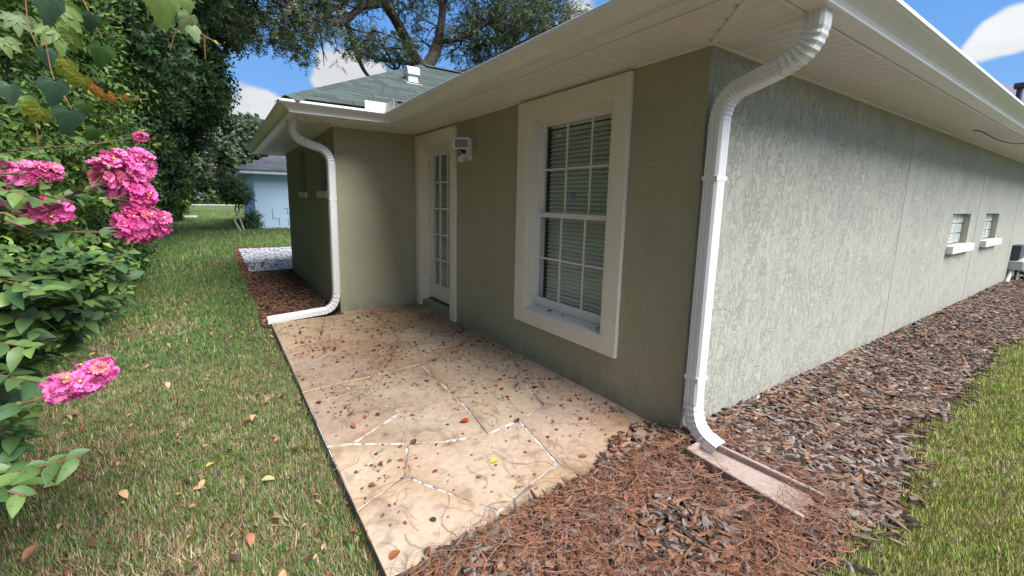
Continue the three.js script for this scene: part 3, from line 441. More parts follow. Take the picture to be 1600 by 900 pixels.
// ------- downspouts: fluted rectangular pipe with pleated elbows
{
  const sect = []; { const w = 0.053, d = 0.046, c = 0.007, gr = 0.0045; const side = (ax, ay, bx_, by, nx, ny, n) => { for (let k = 0; k < n; k++) for (const [t, o] of [[(k + 0.12) / n, 0], [(k + 0.38) / n, 0], [(k + 0.5) / n, -gr], [(k + 0.62) / n, 0]]) sect.push([lerp(ax, bx_, t) + nx * o, lerp(ay, by, t) + ny * o]); };
    side(-w + c, d, w - c, d, 0, 1, 4); side(w, d - c, w, -d + c, 1, 0, 3); side(w - c, -d, -w + c, -d, 0, -1, 4); side(-w, -d + c, -w, d - c, -1, 0, 3); }
  // path of 2-D points (u, y) in the vertical plane through `o`, u along `dir`; `wide` is the pipe's other horizontal axis
  const pipe = (rings, o, dir, wide) => {
    const P = [], I = [], U = [], n = sect.length; let len = 0;
    rings.forEach((r, i) => {
      const a = rings[Math.max(0, i - 1)], b = rings[Math.min(rings.length - 1, i + 1)]; let tx = b[0] - a[0], ty = b[1] - a[1]; const l = Math.hypot(tx, ty); tx /= l; ty /= l; if (i) len += Math.hypot(r[0] - rings[i - 1][0], r[1] - rings[i - 1][1]);
      for (const [w, d] of sect) { const k = r[2] || 1, u = r[0] - ty * d * k * -1, y = r[1] - tx * d * k; const q = o.clone().addScaledVector(dir, u).addScaledVector(wide, w * k); P.push(q.x, y, q.z); U.push(w + d, len); }
    });
    for (let i = 0; i + 1 < rings.length; i++) for (let k = 0; k < n; k++) { const a = i * n + k, b = i * n + (k + 1) % n, c = a + n, e = b + n; I.push(a, c, b, b, c, e); }
    const g = new THREE.BufferGeometry(); g.setAttribute('position', new THREE.Float32BufferAttribute(P, 3)); g.setAttribute('uv', new THREE.Float32BufferAttribute(U, 2)); g.setIndex(I); const q = clean(g); q.computeVertexNormals(); return q;
  };
  const bend = (p0, p1, p2, n = 15) => { const r = []; for (let i = 0; i <= n; i++) { const t = i / n, e = i && i < n ? (i % 2 ? 0.915 : 1.015) : 1.015; r.push([(1 - t) ** 2 * p0[0] + 2 * t * (1 - t) * p1[0] + t * t * p2[0], (1 - t) ** 2 * p0[1] + 2 * t * (1 - t) * p1[1] + t * t * p2[1], e]); } return r; };
  const make = (o, dir, wide, A) => {
    const seg = (rings) => pipe(rings, o, dir, wide);
    const ds = part('downspout', seg([[0, A.low + 0.10, 0.99], [0, (A.low + A.high) / 2, 0.99], [0, A.high + 0.02, 0.99]]), M.alu, house);
    part('elbow', seg(bend(...A.e1, 17)), M.alu, ds);
    part('offset_pipe', seg(A.mid.map(q => [...q, 0.985])), M.alu, ds);
    part('elbow', seg([...bend(...A.e2, 17), [A.e2[2][0], EAVE + 0.002, 1.01]]), M.alu, ds);
    part('elbow', seg(A.foot), M.alu, ds);
    if (A.tail) part('outlet_pipe', seg(A.tail), M.alu, ds);
    for (const y of A.straps) { const g = merge([bx(-0.0542, 0.0542, y, y + 0.026, -0.0472, 0.0472)]); const mm = new THREE.Matrix4().makeBasis(wide, V(0, 1, 0), dir).setPosition(o); g.applyMatrix4(mm); part('strap', g, M.alu, ds); }
    return ds;
  };
  const near = make(V(0.024, 0, 0.073), V(0, 0, 1), V(1, 0, 0), { low: 0.16, high: 1.98, e1: [[0, 1.97], [0, 2.14], [0.12, 2.17]], mid: [[0.11, 2.168], [0.30, 2.222]], e2: [[0.285, 2.218], [0.44, 2.262], [0.44, 2.385]], straps: [1.66, 0.42], foot: [...bend([0, 0.28], [0, 0.085], [0.135, 0.045], 15), [0.19, 0.028, 1.0]] });
  near.userData.label = 'white downspout at the corner of the bright side wall';
  const far = make(V(XB - 0.058, 0, ZB + 0.045), V(-1, 0, 0), V(0, 0, 1), { low: 0.17, high: 1.94, e1: [[0, 1.92], [0, 2.11], [0.14, 2.15]], mid: [[0.13, 2.147], [0.27, 2.187]], e2: [[0.255, 2.183], [0.43, 2.235], [0.43, 2.36]], straps: [1.5], foot: [...bend([0, 0.30], [0, 0.085], [0.16, 0.05], 12)], tail: [[0.15, 0.052, 0.985], [0.5, 0.03, 0.985], [0.83, 0.012, 0.985]] });
  far.userData.label = 'white downspout beside the far bump-out with a long outlet pipe';
}

// ---------------------------------------------------------------- things on and beside the walls
{
  const L = thing('security_light', 'white security floodlight with motion sensor on the wall between door and window', 'wall light', [0, 2.09, -2.82]);
  const w = std([0.66, 0.62, 0.54], 0.5);
  part('mount_plate', rbx(-0.03, 0, -0.12, 0.12, -0.05, 0.07, 0.012, 2), w, L);
  part('junction_box', rbx(-0.075, -0.03, -0.10, 0.08, -0.04, 0.07, 0.012, 2), w, L);
  const head = part('lamp_head', (() => { const g = rbx(-0.09, 0.09, -0.06, 0.06, -0.07, 0.05, 0.012, 2); return g; })(), w, L, [-0.125, 0.06, 0.04]); head.rotation.set(0.15, -0.55, 0, 'YXZ');
  part('lens', rbx(-0.072, 0.072, -0.044, 0.044, 0.05, 0.056, 0.002), std([0.16, 0.2, 0.2], 0.08), head);
  part('lens_rim', merge([rbx(-0.088, 0.088, 0.044, 0.06, 0.046, 0.062, 0.003), rbx(-0.088, 0.088, -0.06, -0.044, 0.046, 0.062, 0.003), rbx(-0.088, -0.072, -0.044, 0.044, 0.046, 0.062, 0.003), rbx(0.072, 0.088, -0.044, 0.044, 0.046, 0.062, 0.003)]), std([0.75, 0.74, 0.7], 0.4), head);
  part('swivel_arm', taper([[-0.06, -0.02, 0.02], [-0.10, -0.03, 0.03], [-0.14, 0.01, 0.035]], 0.016, 0.014, 10, 4), M.dark, L);
  const se = part('sensor', new THREE.CapsuleGeometry(0.04, 0.05, 6, 14).rotateX(Math.PI / 2.4), w, L, [-0.11, -0.10, 0.02]);
  part('sensor_lens', new THREE.SphereGeometry(0.028, 14, 10, 0, 6.3, 0, 1.6).rotateX(1.9).translate(0, -0.012, 0.045), std([0.45, 0.44, 0.42], 0.3), se);
}
{
  const s = thing('splash_block', 'pinkish tan concrete splash block under the corner downspout', 'splash block', [-0.06, -0.008, 0.16]); s.rotation.y = 0.03;
  const L = 0.64, wa = 0.098, wb = 0.138, rim = (side) => { const g = new RoundedBoxGeometry(0.028, 0.062, L, 2, 0.01).translate(0, 0.03, L / 2); return fixes(g, (x, y, z) => [x + side * lerp(wa, wb, z / L), y - 0.022 * step(0.35, 1, z / L), z]); };
  part('trough', uvBox(fixes(new RoundedBoxGeometry(2, 0.03, L, 1, 0.008).translate(0, 0, L / 2), (x, y, z) => [x * lerp(wa, wb, clamp(z / L)), y + 0.004 - 0.02 * z, z])), M.splash, s);
  part('rim', uvBox(rim(-1)), M.splash, s); part('rim', uvBox(rim(1)), M.splash, s); part('rim', rbx(-wa + 0.014, wa - 0.014, 0, 0.055, -0.006, 0.02, 0.006), M.splash, s);
}
{
  const w = new THREE.Mesh(taper([[5.02, 2.425, 0.25], [5.2, 2.437, 0.27], [5.42, 2.415, 0.30], [5.75, 2.37, 0.36], [6.2, 2.36, 0.44], [6.8, 2.42, 0.47]], 0.006, 0.006, 6, 8), std([0.02, 0.02, 0.022], 0.5));
  w.name = 'loose_wire'; tag(w, 'thin black wire sagging under the soffit of the side wall', 'wire'); scene.add(w);
}
{
  const u = thing('utility_box', 'dark utility box with grey conduits on the far end of the side wall', 'utility box', [12.1, 0, 0]);
  part('meter_box', rbx(-0.45, 0.1, 0.48, 0.78, 0.0, 0.13, 0.01), std([0.05, 0.055, 0.065], 0.5), u);
  part('louvre_box', rbx(-0.50, 0.5, 0.26, 0.45, 0.0, 0.2, 0.01), std([0.42, 0.42, 0.40], 0.5), u);
  for (let i = 0; i < 3; i++) part('fin', rbx(-0.48, 0.48, 0.28 + i * 0.055, 0.31 + i * 0.055, 0.2, 0.215, 0.003), std([0.3, 0.3, 0.29], 0.5), u);
  part('conduit', taper([[0.0, 0.30, 0.08], [-0.1, 0.12, 0.1], [-0.25, 0.02, 0.12], [-0.3, -0.1, 0.12]], 0.035, 0.035, 8), std([0.06, 0.06, 0.07], 0.5), u);
  part('conduit', taper([[-0.4, 0.30, 0.05], [-0.55, 0.12, 0.05], [-0.8, -0.05, 0.05]], 0.03, 0.03, 8), std([0.55, 0.55, 0.53], 0.5), u);
  part('hose', taper([[-0.3, 0.1, 0.2], [-0.1, 0.01, 0.3], [0.4, 0.02, 0.36], [0.9, 0.15, 0.34]], 0.03, 0.03, 8), std([0.02, 0.02, 0.022], 0.5), u);
  const c = thing('condenser_unit', 'beige cooling condenser unit beyond the utility box', 'condenser', [13.6, -0.06, 0.1]);
  part('casing', rbx(-0.35, 0.4, 0, 0.34, 0, 0.7, 0.02), std([0.5, 0.46, 0.38], 0.5), c); for (let i = 0; i < 6; i++) part('grille_bar', rbx(-0.36, -0.352, 0.05 + i * 0.045, 0.07 + i * 0.045, 0.05, 0.65, 0.002), std([0.35, 0.32, 0.27], 0.5), c); part('top_panel', rbx(-0.37, 0.42, 0.34, 0.37, -0.02, 0.72, 0.01), std([0.5, 0.46, 0.38], 0.5), c);
}
{
  const p = thing('pole', 'dark slim pole with a small cap above the side gutter', 'pole', [24.9, -0.07, -2.06]);
  part('shaft', new THREE.CylinderGeometry(0.09, 0.1, 6.4, 10).translate(0, 3.2, 0), std([0.06, 0.05, 0.07], 0.6), p); part('cap', rbx(-0.17, 0.17, 6.4, 6.62, -0.17, 0.17, 0.04), std([0.06, 0.05, 0.07], 0.6), p); part('base_plate', rbx(-0.2, 0.2, 0, 0.04, -0.2, 0.2, 0.01), std([0.06, 0.05, 0.07], 0.6), p);
  const n = thing('distant_house', 'pale house with lilac grey roof beyond the side gutter', 'house', [34, -0.07, -4]);
  part('wall', bx(-4, 8, 0, 4.6, -7, 6), std([0.4, 0.4, 0.38], 0.8), n);
  const y0 = 4.5, y1 = 8.6; part('roof', polyGeo([...quad([-4.6, y0, 6.6], [8.6, y0, 6.6], [5, y1, -0.5], [-1, y1, -0.5]), [[-4.6, y0, -7.6], [-4.6, y0, 6.6], [-1, y1, -0.5]], ...quad([8.6, y0, -7.6], [-4.6, y0, -7.6], [-1, y1, -0.5], [5, y1, -0.5])]), std([0.30, 0.29, 0.36], 0.8), n);
}
{
  const n = thing('blue_house', 'pale blue neighbouring house with grey shingle hip roof and stepped wall cracks', 'house', [0.28, -0.07, 0]);
  const blue = new THREE.MeshStandardMaterial({ color: col(0.50, 0.66, 0.84), roughness: 0.8, bumpMap: knock, bumpScale: 0.003 });
  part('wall', bx(-1.03, 13, 0, 2.74, -33, -23.2), blue, n);
  part('fascia', merge([rbx(-1.58, 13.5, 2.735, 2.93, -22.72, -22.69, 0.006), rbx(-1.61, -1.58, 2.735, 2.93, -33.5, -22.69, 0.006)]), std([0.62, 0.68, 0.72], 0.6), n);
  part('soffit', bx(-1.58, 13.5, 2.74, 2.755, -33.5, -22.72), std([0.5, 0.5, 0.5], 0.7), n);
  const y0 = 2.9, hw = 5.4, p = 0.5; const roof = new THREE.Group(); roof.name = 'roof'; n.add(roof);
  part('roof_deck', polyGeo([...quad([-1.65, y0, -22.65], [13.6, y0, -22.65], [8, y0 + hw * p, -28.05], [-1.65 + hw, y0 + hw * p, -28.05]), [[-1.65, y0, -33.45], [-1.65, y0, -22.65], [-1.65 + hw, y0 + hw * p, -28.05]], ...quad([13.6, y0, -33.45], [-1.65, y0, -33.45], [-1.65 + hw, y0 + hw * p, -28.05], [8, y0 + hw * p, -28.05])]), M.greyRoof[0], roof);
  const R = rng(41), tabs = [0.6, 0.45].map(w => rbx(0.01, w - 0.01, 0, 0.016, -0.28, 0, 0.004));
  for (let r = 0; r < 12; r++) { const run = r * 0.2; for (let x = -1.6 + run - R() * 0.2; x < 2.2;) { const k = R() < 0.5 ? 0 : 1; const s = part('shingle', tabs[k], pick(R, M.greyRoof), roof, [x, y0 + run * p + 0.008, -22.65 - run]); s.rotation.x = Math.atan(p) + 0.03; x += k ? 0.45 : 0.6; } }
  const cr = std([0.13, 0.22, 0.36], 0.8);
  const steps = pts => { const l = []; for (let i = 0; i + 1 < pts.length; i++) { const [a, b] = pts[i], [c, d] = pts[i + 1]; l.push(bx(Math.min(a, c) - 0.018, Math.max(a, c) + 0.018, Math.min(b, d) - 0.016, Math.max(b, d) + 0.016, -23.2, -23.196 + 0.0006 * i)); } return merge(l); };
  part('crack', steps([[-0.28, 1.0], [-0.28, 0.52], [0.02, 0.52], [0.02, 0.2]]), cr, n); part('crack', steps([[0.25, 1.05], [0.42, 1.05], [0.42, 0.78], [0.62, 0.78], [0.62, 0.5], [0.86, 0.5], [0.86, 0.2]]), cr, n); part('crack', steps([[0.36, 0.45], [0.44, 0.45], [0.44, 0.15]]), cr, n);
  const c = new THREE.Mesh(rbx(-0.55, 0.55, 0, 0.14, -0.3, 0.3, 0.02), std([0.6, 0.6, 0.57], 0.8)); c.position.set(-4.15, GY, -38.5); c.name = 'utility_cover'; tag(c, 'low white utility cover lying on the far lawn by the hedge', 'cover'); scene.add(c);
}

// ---------------------------------------------------------------- mulch, litter and grass
const smooth2 = (x, z) => n2(x * 2.1, z * 2.1, 2) - 0.5;
const bedSide = (x, z) => x > -0.05 && z > 0 && z < 0.79 + 0.16 * smooth2(x * 1.4, 3) + 0.16 * step(1.6, 0.6, x) && x < 15.5;
const bedFront = (x, z) => x <= 0.25 && x > -2.0 - 0.1 * smooth2(z, 4) && z > 0.03 - 0.0 && z < (x > -0.5 ? lerp(0.98, 0.9, x + 0.5) : 0.98 + (-0.5 - x) * 1.2) + 0.10 * smooth2(x * 2, 9);
const bedLeft = (x, z) => x < XB && x > -2.06 + 0.22 * smooth2(z * 0.8, 5) && z < -4.23 && z > -14.2;
const bedY = (x, z) => (x > -0.24 && x < 0.12 && z > 0.10 && z < 0.80 ? -0.045 : 0) + bedBase(x, z);
const bedBase = (x, z) => bedFront(x, z) && x < 0.25 ? -0.035 + 0.05 * Math.exp(-Math.max(0, z - 0.03) * 2.2) * step(-2, -1.2, x) + 0.035 * (n2(x * 3, z * 3, 6)) : bedSide(x, z) ? -0.045 + 0.05 * Math.exp(-z * 3) + 0.02 * n2(x * 3, z * 3, 6) : -0.05 + 0.02 * n2(x * 3, z * 3, 6);
{
  const sheet = (x0, x1, z0, z1, nx, nz, test) => { const tr = [], dx = (x1 - x0) / nx, dz = (z1 - z0) / nz, q = (i, j) => { const x = x0 + i * dx, z = z0 + j * dz; return [x, bedY(x, z) - 0.004, z]; }; for (let i = 0; i < nx; i++) for (let j = 0; j < nz; j++) if (test(x0 + (i + 0.5) * dx, z0 + (j + 0.5) * dz)) tr.push(...quad(q(i, j), q(i, j + 1), q(i + 1, j + 1), q(i + 1, j))); const g = polyGeo(tr); return g; };
  struct('mulch_bed', sheet(0, 15.5, 0.001, 1.2, 200, 20, (x, z) => bedSide(x, z)), M.bed);
  struct('mulch_bed', sheet(-2.2, 0, 0.031, 2.6, 40, 44, (x, z) => bedFront(x, z)), M.bed);
  struct('mulch_bed', sheet(-2.3, XB, -8.7, -4.22, 20, 70, (x, z) => bedLeft(x, z)), M.bed);
}
const chipGeo = (seed, L, W) => { const R = rng(seed), n = 7, top = [], tr = [], pts = []; for (let k = 0; k < n; k++) { const a = k / n * 6.2832, r = 0.75 + R() * 0.35; pts.push([Math.cos(a) * L * r, (R() - 0.5) * 0.005 + Math.cos(a) ** 2 * 0.004 * (R() - 0.3), Math.sin(a) * W * r]); } for (let k = 0; k < n; k++) { const a = pts[k], b = pts[(k + 1) % n]; tr.push([[0, 0.006 + R() * 0.002, 0], b, a]); tr.push([a, b, [b[0] * 0.9, b[1] - 0.005, b[2] * 0.9]], [a, [b[0] * 0.9, b[1] - 0.005, b[2] * 0.9], [a[0] * 0.9, a[1] - 0.005, a[2] * 0.9]]); } return polyGeo(tr); };
const needleGeo = (seed) => { const R = rng(seed), L = 0.15 + R() * 0.05, tr = [], b1 = (R() - 0.5) * 0.09, b2 = (R() - 0.5) * 0.05, P = t => [L * (t - 0.5), 0.006 * Math.sin(t * 3.14) * R(), b1 * Math.sin(t * Math.PI) + b2 * Math.sin(t * 6.28)]; const pts = []; for (let k = 0; k <= 7; k++) pts.push(P(k / 7)); for (let k = 0; k < 7; k++) { const [a, b] = [pts[k], pts[k + 1]]; tr.push(...quad([a[0], a[1], a[2] - 0.0009], [a[0], a[1] + 0.0008, a[2] + 0.0009], [b[0], b[1] + 0.0008, b[2] + 0.0009], [b[0], b[1], b[2] - 0.0009])); } return polyGeo(tr); };
{
  const R = rng(101), red = [0.20, 0.085, 0.045], tan = [0.19, 0.10, 0.056], grey = [0.18, 0.14, 0.118], darkc = [0.04, 0.022, 0.015], white = [0.28, 0.23, 0.19];
  const put = (n, x0, x1, z0, z1, test, pal, smin, smax, lift = 0) => { const out = []; let tries = 0; while (out.length < n && tries++ < n * 12) { const x = lerp(x0, x1, R()), z = lerp(z0, z1, R()); if (!(test(x, z) || (R() < 0.12 && test(x, z - 0.16 * R()))) || onSplash(x, z)) continue; const k = Math.pow(R(), 1.7); out.push([V(x, bedY(x, z) + 0.004 + R() * 0.018 + lift, z), eul((R() - 0.5) * 0.8, R() * 6.283, (R() - 0.5) * 0.8), V(lerp(smin, smax, k), lerp(0.7, 1.5, R()), lerp(smin, smax, k) * lerp(0.6, 1.1, R())), vary(R, pick(R, pal), 0.35)]); } return out; };
  const geos = [chipGeo(1, 0.036, 0.0085), chipGeo(2, 0.028, 0.011), chipGeo(3, 0.046, 0.009), chipGeo(4, 0.024, 0.013)];
  const onSplash = (x, z) => x > -0.22 && x < 0.10 && z > 0.12 && z < 0.70;
  const palSide = [tan, grey, grey, darkc, darkc, darkc, [0.14, 0.065, 0.038], white, tan, tan, [0.12, 0.055, 0.035], grey, darkc, grey], palFront = [red, [0.15, 0.06, 0.032], darkc, tan, red, grey, darkc, grey], palLeft = [red, red, darkc, darkc, tan];
  const side = [], front = [], left = [];
  geos.forEach((g, i) => {
    const m1 = inst('bark_chips', g, M.chip, [...put(2700, -0.02, 3.2, 0.005, 1.1, bedSide, palSide, 0.8, 2.5), ...put(3600, 3.2, 15, 0.005, 1.0, bedSide, palSide, 0.9, 1.9)]);
    const m2 = inst('bark_chips', g, M.chip, put(2600, -2.0, 0.15, 0.02, 2.3, (x, z) => bedFront(x, z), palFront, 0.7, 2.0));
    const m3 = inst('bark_chips', g, M.chip, put(1500, -2.25, XB, -14, -4.22, (x, z) => bedLeft(x, z) && !(z < -8.7 && z > -13.45 && x > -1.93), palLeft, 0.9, 1.8));
    [m1, m2, m3].forEach((m, k) => { m.name = numbered('bark_chips'); tag(m, ['weathered grey brown bark chips along the foot of the side wall', 'reddish bark chips heaped at the front edge of the patio', 'dark red bark chips along the far bump-out wall'][k], 'bark mulch', ['bark along the side wall', 'bark at the patio front', 'bark by the bump-out'][k]); });
  });
  // chips that spilled over the front edge onto the slab
  const spill = []; for (let i = 0; i < 260; i++) { const x = lerp(-0.85, -0.02, Math.pow(R(), 0.7)), z = 0.03 - Math.pow(R(), 2) * 0.28 * step(-0.95, -0.2, x); spill.push([V(x, 0.006 + R() * 0.02, z), eul((R() - 0.5) * 0.6, R() * 6.28, (R() - 0.5) * 0.6), 0.6 + R() * 0.9, vary(R, pick(R, palFront), 0.35)]); }
  const sp = inst('bark_spill', geos[1], M.chip, spill); tag(sp, 'reddish bark chips spilled over the patio corner by the downspout', 'bark mulch');
  // pine straw
  const pine = []; for (let k = 0; k < 4; k++) { const items = []; let t = 0; while (items.length < 900 && t++ < 9000) { const x = lerp(-2, 0.3, R()), z = lerp(0.0, 1.6, R()); if (!bedFront(x, z) && !(x < 0.25 && x > -0.3 && z > 0.2 && z < 0.95)) continue; const dens = n2(x * 2.4 + 5, z * 2.4, 12) + (z < 0.35 ? 0.1 : 0); if (dens < 0.475 || (onSplash(x, z) && R() > 0.10)) continue; items.push([V(x, bedBase(x, z) + 0.02 + R() * 0.022, z), eul((R() - 0.5) * 0.3, R() * 6.28, (R() - 0.5) * 0.3), 0.8 + R() * 0.6, vary(R, pick(R, [[0.22, 0.085, 0.045], [0.28, 0.14, 0.075], [0.14, 0.055, 0.032]]), 0.25)]); }
    const m = inst(numbered('pine_straw'), needleGeo(50 + k), M.litter, items); tag(m, 'rust brown pine needles matted over the bark at the patio front', 'pine straw', 'pine straw on the front bark'); }
}
// ------- fallen leaves
function leafGeo(L, W, fold, curl, n = 4, tip = 1) {          // along +Y, face towards +Z
  const P = [], I = [], U = [];
  for (let i = 0; i <= n; i++) { const t = i / n, w = W * Math.pow(Math.sin(Math.PI * Math.pow(clamp(t * 0.97 + 0.015), tip)), 0.85), y = L * t, z = -curl * L * t * t; for (const s of [-1, 0, 1]) { P.push(s * w, y, z + (s ? fold * w : 0)); U.push(0.5 + s * 0.5, t); } }
  for (let i = 0; i < n; i++) for (const s of [0, 1]) { const a = i * 3 + s, b = a + 3; I.push(a, a + 1, b + 1, a, b + 1, b); }
  const g = new THREE.BufferGeometry(); g.setAttribute('position', new THREE.Float32BufferAttribute(P, 3)); g.setAttribute('uv', new THREE.Float32BufferAttribute(U, 2)); g.setIndex(I); g.computeVertexNormals(); return g;
}
const flatLeaf = (L, W, fold, curl, n) => leafGeo(L, W, fold, curl, n).translate(0, -L / 2, 0).rotateX(-Math.PI / 2);
{
  const R = rng(202), brown = [0.16, 0.055, 0.03], rust = [0.24, 0.07, 0.03], darkb = [0.06, 0.025, 0.018], tanb = [0.34, 0.20, 0.10];
  const geos = [flatLeaf(0.034, 0.009, 0.7, 0.3, 4), flatLeaf(0.042, 0.011, 0.5, -0.3, 4), flatLeaf(0.028, 0.009, 0.9, 0.15, 4), flatLeaf(0.05, 0.014, 0.4, 0.35, 5)];
  const mats = [brown, rust, darkb, tanb, [0.28, 0.05, 0.025]].map(c => new THREE.MeshStandardMaterial({ color: col(...c), roughness: 0.65, side: THREE.DoubleSide }));
  const dens = (x, z) => 0.25 + 0.75 * step(0.1, -3, z) * (0.6 + 0.4 * step(-1.9, -0.3, x)) + 0.35 * step(-0.7, -0.15, x) * step(-3.4, -0.5, z);
  const onPatio = () => { for (;;) { const x = lerp(-1.97, -0.03, R()), z = lerp(0.0, -4.3, R()); if (z < -4.15 && x < XB) continue; if (R() < dens(x, z) * (0.10 + 2.2 * Math.pow(n2(x * 3.4, z * 3.4, 31), 2.4) + 0.5 * step(-0.25, -0.04, x))) return [x, z]; } };
  for (let i = 0; i < 230; i++) { const [x, z] = onPatio(); const mi = Math.floor(R() * mats.length), m = new THREE.Mesh(pick(R, geos), mats[mi]); m.name = numbered('fallen_leaf'); m.position.set(x, 0.006 + R() * 0.006, z); m.rotation.set((R() - 0.5) * 0.5, R() * 6.28, (R() - 0.5) * 0.5, 'YXZ'); m.scale.setScalar(0.75 + R() * 0.75); const where = z < -3.3 ? 'on the far patio stones by the door and bump-out' : z < -1.9 ? (x > -0.9 ? 'on the patio between door and window' : 'on the far left half of the patio') : x > -0.55 ? 'on the patio along the wall under the window' : z < -0.9 ? 'on the middle patio stones near the lawn' : 'on the large front patio stones', shadeName = ['brown', 'rust coloured', 'almost black', 'tan', 'dark red'][mi]; tag(m, `small curled ${shadeName} leaf ${where}`, 'fallen leaf', `${shadeName} leaves ${where}`); scene.add(m); }
  const bits = []; for (let i = 0; i < 1500; i++) { const [x, z] = onPatio(); bits.push([V(x, 0.004 + R() * 0.004, z), eul((R() - 0.5) * 0.6, R() * 6.28, (R() - 0.5) * 0.6), 0.3 + R() * 0.5, vary(R, pick(R, [brown, rust, darkb, brown]), 0.3)]); }
  tag(inst('leaf_litter', geos[0], M.litter, bits), 'tiny brown leaf crumbs strewn over the patio stones', 'leaf litter');
  for (let k = 0; k < 3; k++) { const it = []; for (let i = 0; i < 110; i++) { const x = lerp(-1.95, -0.05, R()), z = 0.02 - Math.pow(R(), 1.1) * 3.8; it.push([V(x, 0.006, z), yaw(R() * 6.28), 0.7 + R() * 0.8, vary(R, [0.26, 0.12, 0.06], 0.3)]); } const m = inst(numbered('pine_needles'), needleGeo(60 + k), M.litter, it); tag(m, 'single rust brown pine needles scattered on the patio stones', 'pine needles', 'pine needles on the patio'); }
  // the leaves that stand out
  const big = (name, label, x, y, z, L, W, c, ry, fold = 0.3, curl = 0.25) => { const m = new THREE.Mesh(flatLeaf(L, W, fold, curl, 6), new THREE.MeshStandardMaterial({ color: col(...c), roughness: 0.55, side: THREE.DoubleSide })); m.name = numbered(name); m.position.set(x, y, z); m.rotation.y = ry; tag(m, label, 'fallen leaf'); scene.add(m); };
  big('red_leaf', 'bright red leaf lying in the middle of the patio', -1.125, 0.014, -0.895, 0.075, 0.03, [0.45, 0.06, 0.025], 0.6);
  big('yellow_leaf', 'pale yellow leaf on the large front patio stone', -1.20, 0.012, -0.40, 0.055, 0.02, [0.62, 0.48, 0.08], 1.4);
  big('brown_leaf', 'dark grey brown leaf on the front left patio stone', -1.70, 0.01, -0.165, 0.05, 0.013, [0.07, 0.05, 0.035], 0.2);
  big('brown_leaf', 'curled dark leaf near the patio front edge by the bark', -1.80, 0.012, 0.0, 0.045, 0.014, [0.06, 0.035, 0.03], 2.4, 0.6);
  big('brown_leaf', 'rust brown leaf at the front left corner of the patio', -1.93, 0.012, -0.06, 0.06, 0.02, [0.26, 0.09, 0.035], 1.7);
  big('brown_leaf', 'long brown leaf with a stalk on the front right patio stone', -0.72, 0.012, -0.16, 0.075, 0.016, [0.30, 0.13, 0.05], 0.9);
  big('bark_piece', 'loose clump of dark red bark on the patio near the corner', -0.42, 0.018, -0.16, 0.13, 0.035, [0.12, 0.04, 0.025], 1.9, 0.5);
  big('sill_leaf', 'curled dark red leaf on the white window sill', 0.03, 0.537, -1.38, 0.06, 0.012, [0.18, 0.03, 0.02], 1.0, 0.8);
  big('sill_leaf', 'small tan leaf on the white window sill', 0.045, 0.535, -1.22, 0.05, 0.008, [0.36, 0.22, 0.1], 2.2, 0.5);
  big('sill_leaf', 'light brown leaf in the near corner of the window sill', 0.02, 0.535, -0.78, 0.05, 0.018, [0.38, 0.2, 0.09], 0.4, 0.4);
  const lawnSpots = [[395, 650, 'tan'], [222, 565, 'red'], [330, 724, 'yellow'], [418, 747, 'tan'], [80, 757, 'tan'], [193, 770, 'tan'], [392, 840, 'rust'], [262, 600, 'tan'], [45, 862, 'rust'], [280, 690, 'brown'], [330, 520, 'brown'], [385, 655, 'rust']];
  for (const [u, v, c] of lawnSpots) { const d = at(u, v, 1).sub(camera.position), t = (GY + 0.055 - camera.position.y) / d.y, p = camera.position.clone().addScaledVector(d, t); const m = new THREE.Mesh(flatLeaf(0.062, 0.018, 0.5, 0.4, 6), new THREE.MeshStandardMaterial({ color: col(...{ tan: [0.50, 0.30, 0.16], red: [0.30, 0.08, 0.04], yellow: [0.6, 0.42, 0.05], rust: [0.30, 0.12, 0.06], brown: [0.2, 0.12, 0.07] }[c]), roughness: 0.6, side: THREE.DoubleSide })); m.name = numbered('lawn_leaf'); m.position.copy(p); m.rotation.set((R() - 0.5) * 0.6, R() * 6.28, (R() - 0.5) * 0.5, 'YXZ'); tag(m, c === 'yellow' ? 'yellow leaf lying in the grass of the left lawn' : c === 'red' ? 'dark red twig-like leaf in the grass below the flowers' : `dry ${c} leaf lying in the grass beside the patio`, 'fallen leaf', c === 'yellow' || c === 'red' ? null : `${c} leaves on the left lawn`); scene.add(m); }
  const padLit = []; for (let i = 0; i < 1500; i++) { const x = lerp(-1.93, 0.4, R()), z = lerp(-13.35, -8.8, R()); if (R() > 0.4 + 0.6 * step(-11.2, -9, z)) continue; padLit.push([V(x, 0.0 - 0.008, z), eul((R() - 0.5) * 0.4, R() * 6.28, (R() - 0.5) * 0.4), 0.7 + R() * 1.3, vary(R, pick(R, [darkb, darkb, brown]), 0.3)]); }
  tag(inst('pad_litter', geos[3], M.litter, padLit), 'dark leaf litter strewn over the pale concrete pad', 'leaf litter');
  const lawnLit = []; for (let i = 0; i < 2600; i++) { const z = lerp(1.2, -12, R()), x = lerp(-4.2, -1.99, R()); if (bedLeft(x, z)) continue; lawnLit.push([V(x, GY + 0.02 + R() * 0.03, z), eul((R() - 0.5) * 0.8, R() * 6.28, (R() - 0.5) * 0.8), 0.35 + R() * R() * 0.9, vary(R, pick(R, [brown, tanb, darkb, tanb]), 0.3)]); }
  tag(inst('lawn_litter', geos[3], M.litter, lawnLit), 'small dead leaves scattered through the left lawn', 'leaf litter');
}
